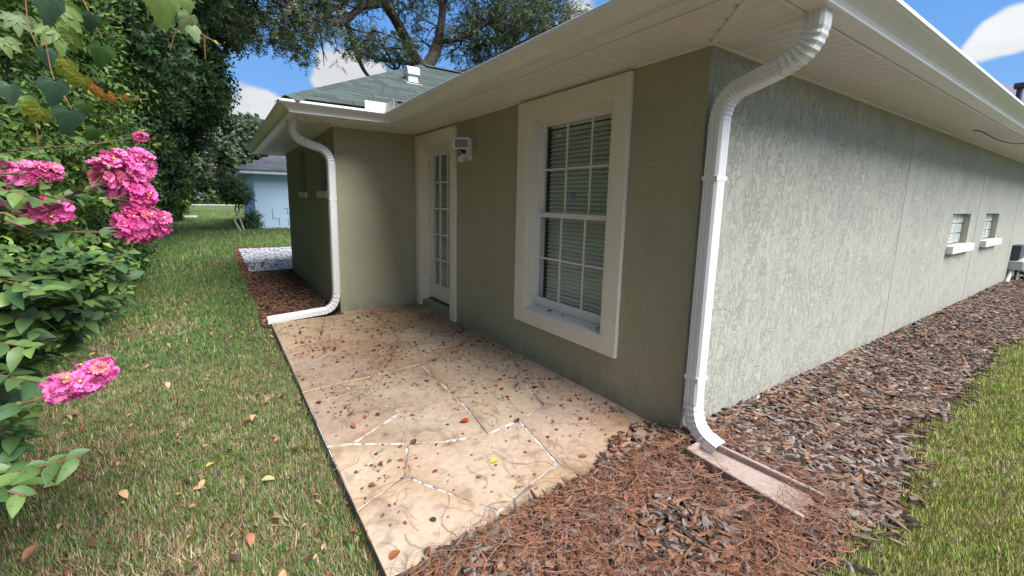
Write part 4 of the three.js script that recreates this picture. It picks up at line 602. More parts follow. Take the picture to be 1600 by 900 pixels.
// ------- grass
{
  const R = rng(303);
  const tuft = (seed, n, L, W) => { const Q = rng(seed), l = []; for (let i = 0; i < n; i++) { const a = Q() * 6.283, len = L * (0.6 + 0.6 * Q()), lean = 0.6 + Q() * 1.1; const g = leafGeo(len, W * (0.7 + 0.5 * Q()), 0.5, 0.35 + Q() * 0.5, 3, 0.55); g.rotateX(lean).rotateY(a).translate((Q() - 0.5) * 0.03, 0, (Q() - 0.5) * 0.03); l.push(g); } return merge(l); };
  const geos = [tuft(1, 6, 0.07, 0.0038), tuft(2, 6, 0.06, 0.0044), tuft(3, 7, 0.05, 0.0034), tuft(4, 5, 0.08, 0.004)];
  const thatch = [tuft(8, 7, 0.07, 0.0018), tuft(9, 7, 0.06, 0.002)].map(g => g.scale(1.1, 0.55, 1.1));
  const cam = camera.position, lists = geos.map(() => []), right = geos.map(() => []), dead = thatch.map(() => []);
  const clear = (x, z) => !(x > -2.0 && z > -4.4 && z < 0.04) && !bedFront(x, z) && !bedSide(x, z) && !bedLeft(x, z) && !(x > XB - 0.02 && z > ZE - 0.1 && z < 0) && !(x > -1.97 && z < -8.7 && z > -13.5);
  const pal = [[0.075, 0.165, 0.028], [0.06, 0.14, 0.03], [0.115, 0.195, 0.035], [0.15, 0.20, 0.05], [0.085, 0.18, 0.05]], straw = [[0.33, 0.25, 0.14], [0.26, 0.17, 0.08], [0.38, 0.31, 0.18]];
  const add = (n, x0, x1, z0, z1, near) => { for (let i = 0; i < n; i++) {
    const x = lerp(x0, x1, R()), z = lerp(z0, z1, R()); if (!clear(x, z)) continue; const d = Math.hypot(x - cam.x, z - cam.z); if (d < 0.25) continue;
    const bare = step(0.56, 0.76, n2(x * 1.7, z * 1.7, 41) * 0.7 + 0.3 * n2(x * 6, z * 6, 42)); const edge = x > -2.5 && x < -1.9 && z < 0.3 ? 0.25 : 0; if (R() < bare * 0.55 + edge) continue;
    const k = Math.floor(R() * geos.length), s = (0.5 + R() * 0.4) * (1 + clamp((d - 4) / 14) * 1.6), dry = R() < 0.09 + (d < 9 ? 0.4 : 0.1) * bare;
    lists[k].push([V(x, GY - 0.004, z), eul((R() - 0.5) * 0.3, R() * 6.283, (R() - 0.5) * 0.3), s, vary(R, dry ? pick(R, straw) : pick(R, pal), 0.28, 0.15)]);
    if (near && R() < 0.36) dead[k % 2].push([V(x + (R() - 0.5) * 0.05, GY - 0.003, z + (R() - 0.5) * 0.05), eul(0, R() * 6.28, 0), 0.8 + R() * 0.7, vary(R, pick(R, [...straw, [0.2, 0.12, 0.07]]), 0.3)]);
  } };
  add(46000, -4.6, -1.95, -3.2, 1.6, true); add(3500, -3.4, -1.9, 0.2, 2.0, true); add(22000, -5, -1.3, -9, -3.2, false); add(14000, -6, 0.5, -18, -9, false); add(14000, -8, 3, -34, -18, false); add(8000, -10, 10, -60, -34, false);
  geos.forEach((g, k) => { const m = inst(numbered('lawn_grass'), g, M.blade, lists[k]); tag(m, 'coarse green lawn grass between hedge and patio running to the road', 'grass', 'grass of the left lawn'); });
  thatch.forEach((g, k) => { const m = inst(numbered('dry_thatch'), g, M.blade, dead[k]); tag(m, 'dry straw coloured thatch low in the left lawn', 'grass', 'thatch of the left lawn'); });
  const pal2 = [[0.26, 0.36, 0.05], [0.32, 0.40, 0.07], [0.38, 0.40, 0.11], [0.20, 0.30, 0.045]], dead2 = thatch.map(() => []);
  for (let i = 0; i < 70000; i++) {
    const t = R(), x = lerp(-0.6, 13, Math.pow(t, 1.7)), z = lerp(0.6, x > 5 ? 3.2 : 2.6, R()); if (x < 0.25 && !clear(x, z)) continue; const fr = step(-0.06, 0.20, z - 0.75 - 0.16 * step(1.6, 0.6, x) - 0.16 * smooth2(x * 1.4, 3) - 0.22 * (n2(x * 6, z * 6, 52) - 0.5)); if (R() > fr) continue; if (z < 0.58) continue;
    const bare = step(0.6, 0.78, n2(x * 2.1, z * 2.1, 51)); if (R() < bare * 0.5) continue; const k = Math.floor(R() * geos.length), d = Math.hypot(x - cam.x, z - cam.z);
    right[k].push([V(x, GY + 0.004, z), eul((R() - 0.5) * 0.3, R() * 6.283, (R() - 0.5) * 0.3), (0.5 + R() * 0.35) * (1 + clamp((d - 4) / 14)), vary(R, R() < 0.24 ? pick(R, straw) : pick(R, pal2), 0.25, 0.15)]);
    if (R() < 0.4) dead2[k % 2].push([V(x, GY + 0.003, z), eul(0, R() * 6.28, 0), 0.7 + R() * 0.5, vary(R, pick(R, straw), 0.3)]);
  }
  geos.forEach((g, k) => { const m = inst(numbered('side_grass'), g, M.blade, right[k]); tag(m, 'yellow green grass beyond the bark of the side wall', 'grass', 'grass of the right lawn'); });
  thatch.forEach((g, k) => { const m = inst(numbered('side_thatch'), g, M.blade, dead2[k]); tag(m, 'dry straw low in the grass beyond the side wall bark', 'grass', 'thatch of the right lawn'); });
}

// ---------------------------------------------------------------- trees and shrubs
function sprig(seed, n, len, L, W, fold = 0.35) {             // a twig with n leaves, growing along +Y
  const R = rng(seed), l = [];
  for (let i = 0; i < n; i++) { const t = (i + 0.4) / n, a = i * 2.4 + R() * 0.8, d = V(Math.cos(a), 0.5 + R() * 0.7, Math.sin(a)), g = leafGeo(L * (0.7 + 0.5 * R()), W * (0.75 + 0.5 * R()), fold, 0.15 + R() * 0.3, 2, 0.85); g.applyQuaternion(facing(d, V(-d.x * 0.5 + (R() - 0.5), 1, -d.z * 0.5 + (R() - 0.5)))); g.translate(0, len * t, 0); l.push(g); }
  return merge(l);
}
function crown(parent, name, blobs, n, geos, mat, pal, seed, o = {}) {
  const R = rng(seed), lists = geos.map(() => []), wt = blobs.map(b => Math.pow(b[3] * b[4] * b[5], 0.72) * (b[6] || 1)), tot = wt.reduce((a, b) => a + b, 0), { clump = 1.1, thr = 0.46, smin = 0.8, smax = 1.3, hollow = 0.5 } = o;
  let made = 0, tries = 0; const p = V();
  while (made < n && tries++ < n * 8) {
    let w = R() * tot, i = 0; while (w > wt[i] && i < blobs.length - 1) w -= wt[i++]; const b = blobs[i], d = rdir(R), r = lerp(hollow, 1.04, Math.pow(R(), 0.6));
    p.set(b[0] + d.x * b[3] * r, b[1] + d.y * b[4] * r, b[2] + d.z * b[5] * r); if (p.y < (o.floor ?? 0.05)) continue;
    const q = n3(p.x / clump, p.y / clump, p.z / clump, seed % 97) * 0.65 + n3(p.x * 2.6 / clump, p.y * 2.6 / clump, p.z * 2.6 / clump, seed % 89) * 0.35; if (q < thr) continue;
    const k = Math.floor(R() * geos.length), dir = d.clone().multiplyScalar(0.8).add(V(0, o.droop ?? 0.25, 0)).add(rdir(R).multiplyScalar(0.8));
    lists[k].push([p.clone(), facing(dir, rdir(R)), lerp(smin, smax, R()), vary(R, pick(R, pal), 0.3, 0.12)]); made++;
  }
  geos.forEach((g, k) => inst(name, g, mat, lists[k], parent));
}
function trunkTo(parent, base, tops, r, mat = M.bark, seed = 1) { const R = rng(seed), l = []; for (const t of tops) { const m = V((base[0] * 0.6 + t[0] * 0.4) + (R() - 0.5) * 0.4, lerp(base[1], t[1], 0.5), (base[2] * 0.6 + t[2] * 0.4) + (R() - 0.5) * 0.4); l.push(taper([V(...base), m, V(...t)], r * (l.length ? 0.7 : 1), r * 0.25, 8, 6, 0.15, seed)); } part('trunk', merge(l), mat, parent); }
const SP = { small: [sprig(11, 8, 0.20, 0.05, 0.011), sprig(12, 9, 0.22, 0.045, 0.012)], mid: [sprig(13, 9, 0.30, 0.085, 0.02), sprig(14, 10, 0.34, 0.08, 0.022)], big: [sprig(15, 12, 0.6, 0.17, 0.05), sprig(16, 12, 0.65, 0.16, 0.055)], oak: [sprig(17, 14, 0.40, 0.085, 0.022), sprig(18, 14, 0.44, 0.08, 0.024)], huge: [sprig(19, 14, 1.3, 0.45, 0.16), sprig(20, 14, 1.4, 0.42, 0.17)] };
const G = { dark: [[0.052, 0.105, 0.028], [0.075, 0.14, 0.036], [0.042, 0.086, 0.028]], mid: [[0.08, 0.16, 0.036], [0.105, 0.195, 0.042], [0.065, 0.13, 0.034]], bright: [[0.16, 0.26, 0.04], [0.21, 0.31, 0.06], [0.12, 0.20, 0.035]], pale: [[0.085, 0.125, 0.065], [0.11, 0.15, 0.08], [0.07, 0.105, 0.05]], oak: [[0.058, 0.084, 0.027], [0.078, 0.10, 0.036], [0.045, 0.062, 0.024], [0.11, 0.13, 0.04]] };  // pale greens hold the haze of distance in the leaf colour
{
  let t = thing('hedge_shrub', 'tall shrub with small glossy leaves behind the crape myrtle', 'shrub');
  trunkTo(t, [-4.5, -0.07, -4.2], [[-4.3, 3.2, -4.0], [-4.0, 3.4, -5.2], [-4.6, 3.8, -3.6]], 0.05, M.bark, 3);
  crown(t, 'crown', [[-4.35, 1.0, -3.6, 0.75, 1.1, 1.3], [-4.35, 2.4, -3.8, 0.85, 1.1, 1.5], [-4.2, 3.6, -4.4, 0.95, 1.0, 1.6], [-3.95, 2.6, -5.3, 0.72, 1.4, 1.1], [-4.1, 1.2, -5.4, 0.7, 1.2, 1.2], [-4.1, 4.4, -5.5, 1.0, 0.8, 1.4], [-4.9, 3.2, -3.2, 0.9, 1.6, 1.2], [-4.0, 0.6, -2.6, 0.5, 0.7, 0.8]], 9500, [...SP.small, SP.mid[0]], M.leafWhite, [...G.mid, ...G.bright, G.mid[1]], 401, { clump: 0.5, thr: 0.45 });
  t = thing('hedge_shrub', 'leafy shrub lower than its neighbours at the bend of the lawn edge', 'shrub');
  trunkTo(t, [-4.4, -0.07, -8.5], [[-4.3, 2.2, -8.2], [-4.5, 2.4, -9.2]], 0.05, M.bark, 4);
  crown(t, 'crown', [[-4.35, 1.0, -7.6, 0.75, 1.1, 1.3], [-4.5, 2.0, -8.6, 0.9, 1.1, 1.5], [-4.6, 1.0, -10, 0.9, 1.1, 1.5], [-4.9, 2.4, -10.5, 1.0, 1.2, 1.4]], 6500, SP.mid, M.leafWhite, [...G.mid, ...G.dark], 402, { clump: 0.6, thr: 0.45 });
  t = thing('shade_tree', 'dark dense tree overhanging the lawn behind the flowering shrub', 'tree');
  trunkTo(t, [-5.8, -0.07, -12.5], [[-5.2, 6, -12], [-3.6, 6.4, -13], [-6.6, 7, -12]], 0.22, M.bark, 5);
  crown(t, 'crown', [[-5.6, 8.6, -12, 3.0, 2.6, 3.2], [-4.3, 5.2, -12.2, 1.7, 2.0, 2.4], [-4.9, 2.8, -12.4, 1.35, 2.4, 2.0], [-3.5, 7.3, -12.8, 1.8, 1.5, 2.0], [-6.4, 5, -10.5, 1.8, 3, 1.8], [-5.2, 6.5, -9.5, 1.6, 1.8, 1.6]], 12500, SP.big, M.leafWhite, [...G.dark, G.mid[2]], 403, { clump: 1.1, thr: 0.44, smin: 0.55, smax: 0.9 });
  t = thing('shade_tree', 'second dark tree further along the lawn edge with a broad high crown', 'tree');
  trunkTo(t, [-6.6, -0.07, -20], [[-6, 8, -20], [-4.6, 7.6, -20.5], [-7.6, 8, -20]], 0.26, M.bark, 6);
  crown(t, 'crown', [[-6, 10, -20, 3.8, 3.2, 3.8], [-4.6, 6.2, -20, 2.2, 2.0, 2.8], [-5.3, 3.0, -19, 1.6, 2.6, 2.4], [-7, 5, -18, 2, 3, 2.5], [-3.6, 9, -19.5, 2.2, 1.6, 2.2], [-2.5, 8.7, -20, 1.7, 1.9, 2.2], [-3.3, 5.8, -20, 1.5, 1.7, 2], [-3.6, 3.4, -20, 0.9, 1.6, 1.6]], 15500, SP.big, M.leafWhite, [...G.dark, ...G.dark, G.mid[0]], 404, { clump: 1.5, thr: 0.45, smin: 0.7, smax: 1.15 });
  t = thing('lawn_edge_shrub', 'bright green rounded tree reaching down to the far lawn', 'tree');
  trunkTo(t, [-6, -0.07, -33], [[-5.8, 4, -33], [-6.4, 5, -33]], 0.14, M.bark, 7);
  crown(t, 'crown', [[-5.7, 2.4, -32, 1.8, 2.5, 2.8], [-5.1, 5.0, -33.5, 1.7, 1.6, 2.2], [-6.2, 6.6, -33, 2, 1.8, 2.2], [-7, 4, -31, 1.5, 3.6, 2]], 6500, SP.big, M.leafWhite, [...G.mid, ...G.bright], 405, { clump: 1.2, thr: 0.45, smin: 0.8, smax: 1.2 });
  t = thing('lawn_edge_shrub', 'mid green tree standing between the bright tree and the road', 'tree');
  trunkTo(t, [-8.6, -0.07, -52], [[-8, 6, -52], [-7, 7, -53]], 0.2, M.bark, 8);
  crown(t, 'crown', [[-8.6, 4, -52, 2.8, 4.2, 4], [-6.8, 8.5, -52, 3, 2.6, 4], [-9.5, 10, -50, 3.4, 3.4, 4]], 4500, SP.huge, M.leafWhite, [...G.mid, G.bright[2]], 406, { clump: 2, thr: 0.43, smin: 0.5, smax: 0.8 });
  t = thing('shade_tree', 'tall tree of the same dark row standing beside the patio lawn, left of the flowers', 'tree');
  trunkTo(t, [-7.6, -0.07, 0.5], [[-7, 5, 0], [-6.8, 6, -2.5], [-8, 6, 2]], 0.2, M.bark, 9);
  crown(t, 'crown', [[-6.8, 6.2, -1.5, 2.2, 2.4, 3.2], [-7.4, 3.0, 0.5, 1.8, 2.8, 3.4], [-7.6, 8, 0, 2.4, 2.2, 3], [-6.6, 4.6, 2.8, 1.6, 2.6, 2.2]], 9000, SP.big, M.leafWhite, [...G.mid, G.dark[1]], 407, { clump: 1.0, thr: 0.44, smin: 0.55, smax: 0.9 });
  t = thing('shade_tree', 'tall tree behind the glossy hedge shrub with a dark round crown', 'tree');
  trunkTo(t, [-9.4, -0.07, -7], [[-9, 6, -7], [-9.8, 6, -8.5], [-8.6, 6, -5.5]], 0.2, M.bark, 10);
  crown(t, 'crown', [[-9.2, 6.4, -7, 2.4, 3.4, 3.4], [-9, 3.0, -6.5, 1.7, 2.8, 3.0], [-9.6, 3.4, -10, 1.8, 3.2, 2.6]], 7000, SP.big, M.leafWhite, [...G.mid, ...G.dark], 408, { clump: 1.0, thr: 0.42, smin: 0.6, smax: 1.0 });
  // row of trees beyond the road, distance haze put into their pale leaves
  const lab = ['pale grey green tree behind the blue house roof', 'pale tree left of the blue house beyond the road', 'pale tall tree beyond the road close to the bright tree', 'pale tree beyond the road hidden mostly by the green house'];
  [[6, -108, 19], [-1, -112, 21], [-9, -106, 17], [15, -114, 20]].forEach(([x, z, h], i) => {
    const q = thing('distant_tree', lab[i], 'tree'); trunkTo(q, [x, -0.07, z], [[x + 1, h * 0.6, z], [x - 2, h * 0.65, z + 1]], 0.4, M.bark, 20 + i);
    crown(q, 'crown', [[x, h * 0.66, z, 5, h * 0.3, 5], [x + 3.2, h * 0.42, z + 1, 3.4, h * 0.2, 4], [x - 3.4, h * 0.45, z + 1, 3.4, h * 0.22, 4], [x, h * 0.22, z + 2, 3.5, h * 0.16, 3]], 2600, SP.huge, M.leafWhite, G.pale, 410 + i, { clump: 2.6, thr: 0.42, smin: 0.8, smax: 1.3 });
  });
  const w = thing('far_woods', 'green undergrowth and woods along the far side of the road', 'woods'); w.userData.kind = 'stuff';
  const bl = []; for (let i = 0; i < 16; i++) { const x = -40 + i * 6 + hash(i, 3, 1) * 3; bl.push([x, 1.4 + hash(i, 5, 2) * 1, -104 - hash(i, 1, 1) * 2, 4, 2.2, 2.4], [x, 5 + hash(i, 7, 2) * 2, -116, 5, 6, 3]); }
  crown(w, 'undergrowth', bl, 6500, SP.huge, M.leafWhite, [...G.mid, ...G.dark], 430, { clump: 2, thr: 0.38, smin: 0.7, smax: 1.2, floor: -0.1 });
  // trimmed ornamental tree beside the blue house
  t = thing('ornamental_tree', 'small round-topped tree with twisted pale stems beside the blue house', 'tree');
  part('trunk', merge([taper([[-1.5, -0.07, -22], [-1.72, 0.5, -22], [-1.5, 0.9, -22.05], [-1.6, 1.6, -22]], 0.05, 0.03, 7), taper([[-1.36, -0.07, -22], [-1.5, 0.5, -21.95], [-1.66, 0.95, -22], [-1.45, 1.6, -22]], 0.045, 0.03, 7)]), std([0.36, 0.33, 0.28], 0.8), t);
  crown(t, 'crown', [[-1.62, 1.75, -22, 0.46, 0.46, 0.5], [-1.35, 1.5, -22, 0.3, 0.22, 0.4], [-1.85, 1.9, -22, 0.33, 0.33, 0.35]], 700, SP.mid, M.leafWhite, G.dark, 440, { clump: 0.4, thr: 0.36 });
  const small = thing('garden_plant', 'dark low plant at the foot of the blue house corner', 'plant'); crown(small, 'foliage', [[-0.95, 0.35, -22.8, 0.3, 0.35, 0.25]], 160, SP.mid, M.leafWhite, G.dark, 441, { clump: 0.4, thr: 0.3, floor: -0.06 }); part('stem', taper([[-0.95, -0.07, -22.8], [-0.95, 0.4, -22.8]], 0.02, 0.01, 6), M.bark, small);
}
// ------- the live oak behind the roof
{
  const t = thing('oak_tree', 'great spreading oak with dark twisting limbs behind the green roof', 'tree');
  const limb = (pts, r0, r1, s) => taper(pts, r0, r1, 9, 7, 0.16, s);
  part('trunk', limb([[6.3, -0.1, -18.2], [6.0, 3.5, -18], [6.05, 6.2, -18], [6.1, 7.6, -18]], 0.55, 0.38, 1), M.bark, t);
  const LI = [[[6.1, 7.4, -18], [5.3, 8.2, -17.6], [4.5, 8.9, -17], [3.6, 9.5, -16.4], [3.1, 10.6, -15.6], [2.6, 12.2, -14.5]], [[6.1, 7.4, -18], [7.0, 8.6, -18.6], [7.6, 10, -19.2], [7.9, 11.2, -19.5], [8.6, 13.2, -20]], [[3.7, 9.3, -16.6], [2.9, 8.9, -16.4], [2.0, 8.0, -16], [1.0, 7.7, -15.4], [0, 7.5, -14.5], [-1.2, 7.6, -13.8]], [[6.4, 7.1, -18], [7.5, 7.4, -17.6], [8.8, 7.9, -17], [10, 8.8, -16.2], [11.2, 9.4, -15.4]], [[2.2, 8.1, -16.1], [2.5, 7.2, -16.2], [3.1, 6.4, -16.5], [3.9, 6.25, -16.6], [4.3, 6.1, -17]], [[5.6, 6.9, -18], [4.9, 6.6, -17.4], [4.4, 6.9, -16.8], [3.8, 7.3, -16.2], [3.2, 7.9, -15.8]], [[7.3, 9.2, -18.9], [8.3, 9.4, -18.2], [9.4, 10.2, -17.4], [10.4, 11.4, -17]], [[6.0, 7.6, -18.1], [5.5, 8.0, -19], [4.6, 8.2, -20], [3.4, 8.8, -21]]];
  const rad = [[0.27, 0.07], [0.32, 0.10], [0.16, 0.04], [0.22, 0.06], [0.11, 0.035], [0.10, 0.03], [0.13, 0.04], [0.15, 0.05]];
  LI.forEach((p, i) => part('limb', limb(p, ...rad[i], 3 + i), M.bark, t));
  const bl = [[-1.2, 7.2, -14, 1.5, 1.0, 1.6, 1.1], [-0.3, 6.7, -14, 1.1, 0.75, 1.3], [1.0, 6.75, -15, 1.3, 0.7, 1.4], [0.9, 8.4, -16.5, 1.8, 1.0, 1.8], [2.2, 9.2, -16, 1.6, 0.9, 1.6], [2.7, 7.3, -15.8, 0.9, 0.5, 1.0, 0.7], [3.8, 7.5, -16.4, 1.1, 0.55, 1.0, 0.8], [4.6, 8.1, -17.5, 1.0, 0.6, 1.0, 0.7], [4.9, 10, -17, 1.5, 0.9, 1.4, 0.7], [6.6, 9.3, -19, 1.0, 0.7, 1.0, 0.6], [8.4, 9.0, -18.4, 1.3, 0.9, 1.4], [9.3, 9.6, -18, 1.5, 1.2, 1.5], [10.2, 10.2, -17, 1.7, 1.2, 1.9], [10.7, 9.4, -15.2, 1.6, 1.3, 1.8], [12.2, 10.1, -17.6, 1.9, 1.5, 2], [10.8, 12, -20, 3, 1.5, 2.5, 0.8], [6.5, 12.4, -18, 3.6, 1.3, 3, 0.7], [2, 11.4, -17, 2.8, 1.3, 3, 0.8], [-1.4, 9.4, -15, 2, 1.3, 2.2], [13.6, 11.4, -18, 2, 1.6, 2.2, 0.7]];
  const R = rng(505), tw = []; for (const b of bl) for (let k = 0; k < 5; k++) { const L = LI[Math.floor(R() * LI.length)]; let best = null, bd = 1e9; for (const q of LI) for (const p of q.slice(1)) { const d = Math.hypot(p[0] - b[0], p[1] - b[1], p[2] - b[2]) + R() * 1.2; if (d < bd) { bd = d; best = p; } } const e = V(b[0] + (R() - 0.5) * b[3] * 1.6, b[1] + (R() - 0.5) * b[4] * 1.4, b[2] + (R() - 0.5) * b[5] * 1.4), s = V(...best), m = s.clone().lerp(e, 0.5).add(V((R() - 0.5) * 0.7, (R() - 0.3) * 0.6, (R() - 0.5) * 0.7)); tw.push(taper([s, m, e], 0.05, 0.012, 5, 5, 0.2, k)); }
  part('branches', merge(tw), M.bark, t);
  crown(t, 'crown', bl, 15500, SP.oak, M.leafWhite, G.oak, 506, { clump: 0.62, thr: 0.49, smin: 0.6, smax: 1.1, hollow: 0.15, droop: -0.05, floor: 3 });
}
// ------- crape myrtle in the foreground: branches, leaves, pink flower heads
{
  const t = thing('crape_myrtle', 'pink flowering crape myrtle at the left edge with large oval leaves', 'flowering shrub');
  const R = rng(606), leafG = [leafGeo(0.049, 0.0135, 0.35, 0.3, 6, 0.8), leafGeo(0.056, 0.0145, 0.2, 0.6, 6, 0.85), leafGeo(0.040, 0.0125, 0.55, 0.15, 6, 0.8)];
  const leafM = [[0.085, 0.165, 0.05], [0.11, 0.20, 0.055], [0.07, 0.14, 0.055], [0.15, 0.25, 0.06], [0.09, 0.16, 0.075]].map(c => { const m = leafy(c.map(k => k * 1.15), 0.5, 0.3); m.map = veinTex; return m; });
  const yellowM = leafy([0.2, 0.26, 0.05], 0.4, 0.3);
  let singles = 0; const rest = leafG.map(() => []), base = V(-3.75, GY, 0.1);
  const leavesOn = (pts, from, step_, sc, single, pal = leafM) => {
    const cv = new THREE.CatmullRomCurve3(pts), len = cv.getLength(); let k = 0;
    for (let s = from * len; s < len; s += step_ * (0.7 + R() * 0.6), k++) {
      const u = clamp(s / len, 0, 0.999), p = cv.getPointAt(u), tg = cv.getTangentAt(u), side = tg.clone().cross(V(0, 1, 0)).normalize().multiplyScalar(k % 2 ? 1 : -1);
      const d = side.multiplyScalar(0.9).addScaledVector(tg, 0.35 + R() * 0.5).add(rdir(R).multiplyScalar(0.4)), nrm = V(0.25, 1, 0.35).add(rdir(R).multiplyScalar(0.75)), q = facing(d, nrm), z = sc * (0.75 + R() * 0.5), i = Math.floor(R() * 3);
      if (single && singles < 290) { const m = part('leaf', leafG[i], R() < 0.05 ? yellowM : pick(R, pal), t, [p.x, p.y, p.z]); m.quaternion.copy(q); m.scale.setScalar(z); singles++; }
      else rest[i].push([p.clone(), q, z, vary(R, pick(R, [[0.085, 0.165, 0.05], [0.11, 0.20, 0.055], [0.07, 0.14, 0.055], [0.15, 0.25, 0.06]]), 0.25)]);
    }
  };
  const stems = [];
  const stem = (pts, r0 = 0.004, r1 = 0.0018) => stems.push(taper(pts, r0, r1, 6, 6));
  // flower head: a cone of crinkled six-petalled florets
  const petal = (() => { const n = 5, P = [], I = []; for (let i = 0; i <= n; i++) for (let j = -2; j <= 2; j++) { const tt = i / n, w = 0.0062 * (tt < 0.35 ? 0.12 : step(0.25, 0.75, tt) * 1.0) * (tt > 0.95 ? 0.8 : 1); P.push(j / 2 * w, 0.014 * tt, 0.0022 * Math.sin(j * 2.1 + i * 1.7) * tt + 0.004 * tt * tt); } for (let i = 0; i < n; i++) for (let j = 0; j < 4; j++) { const a = i * 5 + j; I.push(a, a + 1, a + 6, a, a + 6, a + 5); } const g = new THREE.BufferGeometry(); g.setAttribute('position', new THREE.Float32BufferAttribute(P, 3)); g.setIndex(I); g.computeVertexNormals(); return g; })();
  const floret = (seed) => { const Q = rng(seed), l = []; for (let k = 0; k < 6; k++) l.push(petal.clone().rotateX(0.5 + Q() * 0.5).rotateZ(0).rotateY(k / 6 * 6.283 + Q() * 0.4)); return merge(l); };
  const florets = [floret(1), floret(2), floret(3)];
  const pinks = [[0.92, 0.17, 0.48], [0.94, 0.23, 0.55], [0.90, 0.14, 0.45]].map(c => { const m = leafy(c, 0.6, 0.3); m.vertexColors = true; return m; });
  const head = (tip, dir, L, rad, n, seed, label) => {
    const Q = rng(seed), d = dir.clone().normalize(), a = V(0, 1, 0).cross(d).normalize(), b = d.clone().cross(a), l = [], buds = [];
    for (let i = 0; i < n; i++) { const u = Math.pow(Q(), 0.8), ang = Q() * 6.283, r = rad * (0.35 + 0.65 * Math.sin(Math.PI * (0.15 + 0.75 * u))) * (0.55 + 0.5 * Math.sqrt(Q())), o = a.clone().multiplyScalar(Math.cos(ang) * r).addScaledVector(b, Math.sin(ang) * r), p = tip.clone().addScaledVector(d, (u - 0.5) * L).add(o), g = florets[i % 3].clone(); const s = 0.85 + Q() * 0.5; g.scale(s, s, s).applyQuaternion(facing(o.normalize().addScaledVector(d, 0.5).add(rdir(Q).multiplyScalar(0.35)), rdir(Q))).translate(p.x, p.y, p.z); l.push(g); if (Q() < 0.3) { const e = p.clone().addScaledVector(o, 0.006); buds.push(new THREE.SphereGeometry(0.0035, 6, 5).translate(e.x, e.y, e.z)); } }
    const fg = merge(l), per = fg.attributes.position.count / l.length, cc = new Float32Array(fg.attributes.position.count * 3); for (let i = 0; i < l.length; i++) { const m = 0.72 + Q() * 0.28, g = m * (0.7 + Q() * 0.5), w = Q() < 0.06; for (let j = 0; j < per; j++) { const o = (i * per + j) * 3; cc[o] = m; cc[o + 1] = Math.min(1, w ? 1 : g); cc[o + 2] = w ? m * 0.55 : m * (0.85 + 0.15 * g); } } fg.setAttribute('color', new THREE.BufferAttribute(cc, 3));
    const f = part('flower_head', fg, pinks[seed % 3], t); if (label) f.userData.label = label;
    part('stamens', merge(buds), std([0.5, 0.4, 0.06], 0.6), f);
    for (let i = 0; i < 5; i++) stem([tip.clone().addScaledVector(d, -L * 0.7), tip.clone().addScaledVector(d, -L * 0.2).add(rdir(Q).multiplyScalar(rad * 0.4)), tip.clone().addScaledVector(d, L * (Q() - 0.4)).add(rdir(Q).multiplyScalar(rad * 0.6))], 0.002, 0.001);
  };
  const B = (list) => list.map(([u, v, d]) => at(u, v, d));
  const fl = [
    [[[-60, 380, 1.75], [45, 327, 1.6], [100, 307, 1.52], [160, 292, 1.47]], [[193, 268, 1.45], 0.115, 0.046, 140, 1]],
    [[[-60, 380, 1.75], [45, 327, 1.6], [100, 307, 1.52], [170, 292, 1.45]], [[212, 308, 1.43], 0.06, 0.03, 60, 2]],
    [[[-40, 350, 1.7], [60, 360, 1.6], [120, 363, 1.5], [185, 363, 1.42]], [[222, 351, 1.38], 0.095, 0.031, 90, 3]],
    [[[-60, 300, 1.8], [-10, 290, 1.7], [40, 287, 1.62], [75, 286, 1.58]], [[55, 270, 1.6], 0.07, 0.019, 44, 4]],
    [[[-70, 340, 1.9], [-20, 330, 1.8], [20, 325, 1.75]], [[15, 328, 1.72], 0.08, 0.018, 34, 5]],
    [[[-60, 360, 1.6], [0, 340, 1.55], [50, 332, 1.5]], [[75, 333, 1.5], 0.07, 0.022, 26, 6]],
    [[[-70, 720, 1.55], [-10, 655, 1.45], [40, 630, 1.38], [85, 618, 1.33]], [[125, 594, 1.3], 0.105, 0.024, 76, 7]],
    [[[-30, 240, 2.6], [60, 232, 2.5], [150, 225, 2.4]], [[218, 214, 2.4], 0.035, 0.014, 12, 8]],
    [[[-30, 270, 2.4], [20, 262, 2.3]], [[22, 274, 1.9], 0.05, 0.03, 18, 9]]];
  const labels = ['largest pink flower head at the end of the upper branch', null, 'pink flower head pointing at the house', null, null, null, 'lowest pink flower head above the lawn', null, null];
  fl.forEach(([b, [h, L, rad, n, s]], i) => { const pts = B(b), tip = at(...h), full = [...pts]; stem(full, 0.0045, 0.0025); stem([pts[pts.length - 1], pts[pts.length - 1].clone().lerp(tip, 0.5), tip], 0.0025, 0.002); leavesOn(full, 0.12, 0.026, 0.95, i !== 7); head(tip, i === 0 ? V(0.5, 0.35, -0.3) : i === 6 ? V(1, 0.35, -0.2) : V(1, 0.12, -0.4), L, rad, n, s, labels[i]); });
  // leafy shoots without flowers; tips are spread over the lower left of the shrub
  const shoots = [[[-70, 800, 1.5], [0, 745, 1.4], [60, 730, 1.34], [130, 712, 1.28]], [[-50, 700, 1.5], [0, 672, 1.45], [50, 640, 1.42]], [[-60, 780, 1.35], [-10, 765, 1.3], [40, 775, 1.26]], [[-60, 300, 1.6], [20, 300, 1.5], [80, 320, 1.45]], [[-40, 330, 1.5], [10, 345, 1.42], [40, 355, 1.4]]];
  for (const s of shoots) { const p = B(s); stem(p, 0.004, 0.002); leavesOn(p, 0.2, 0.02, 1.0, true, [leafM[0], leafM[1], leafM[3]]); }
  const Q = rng(707);
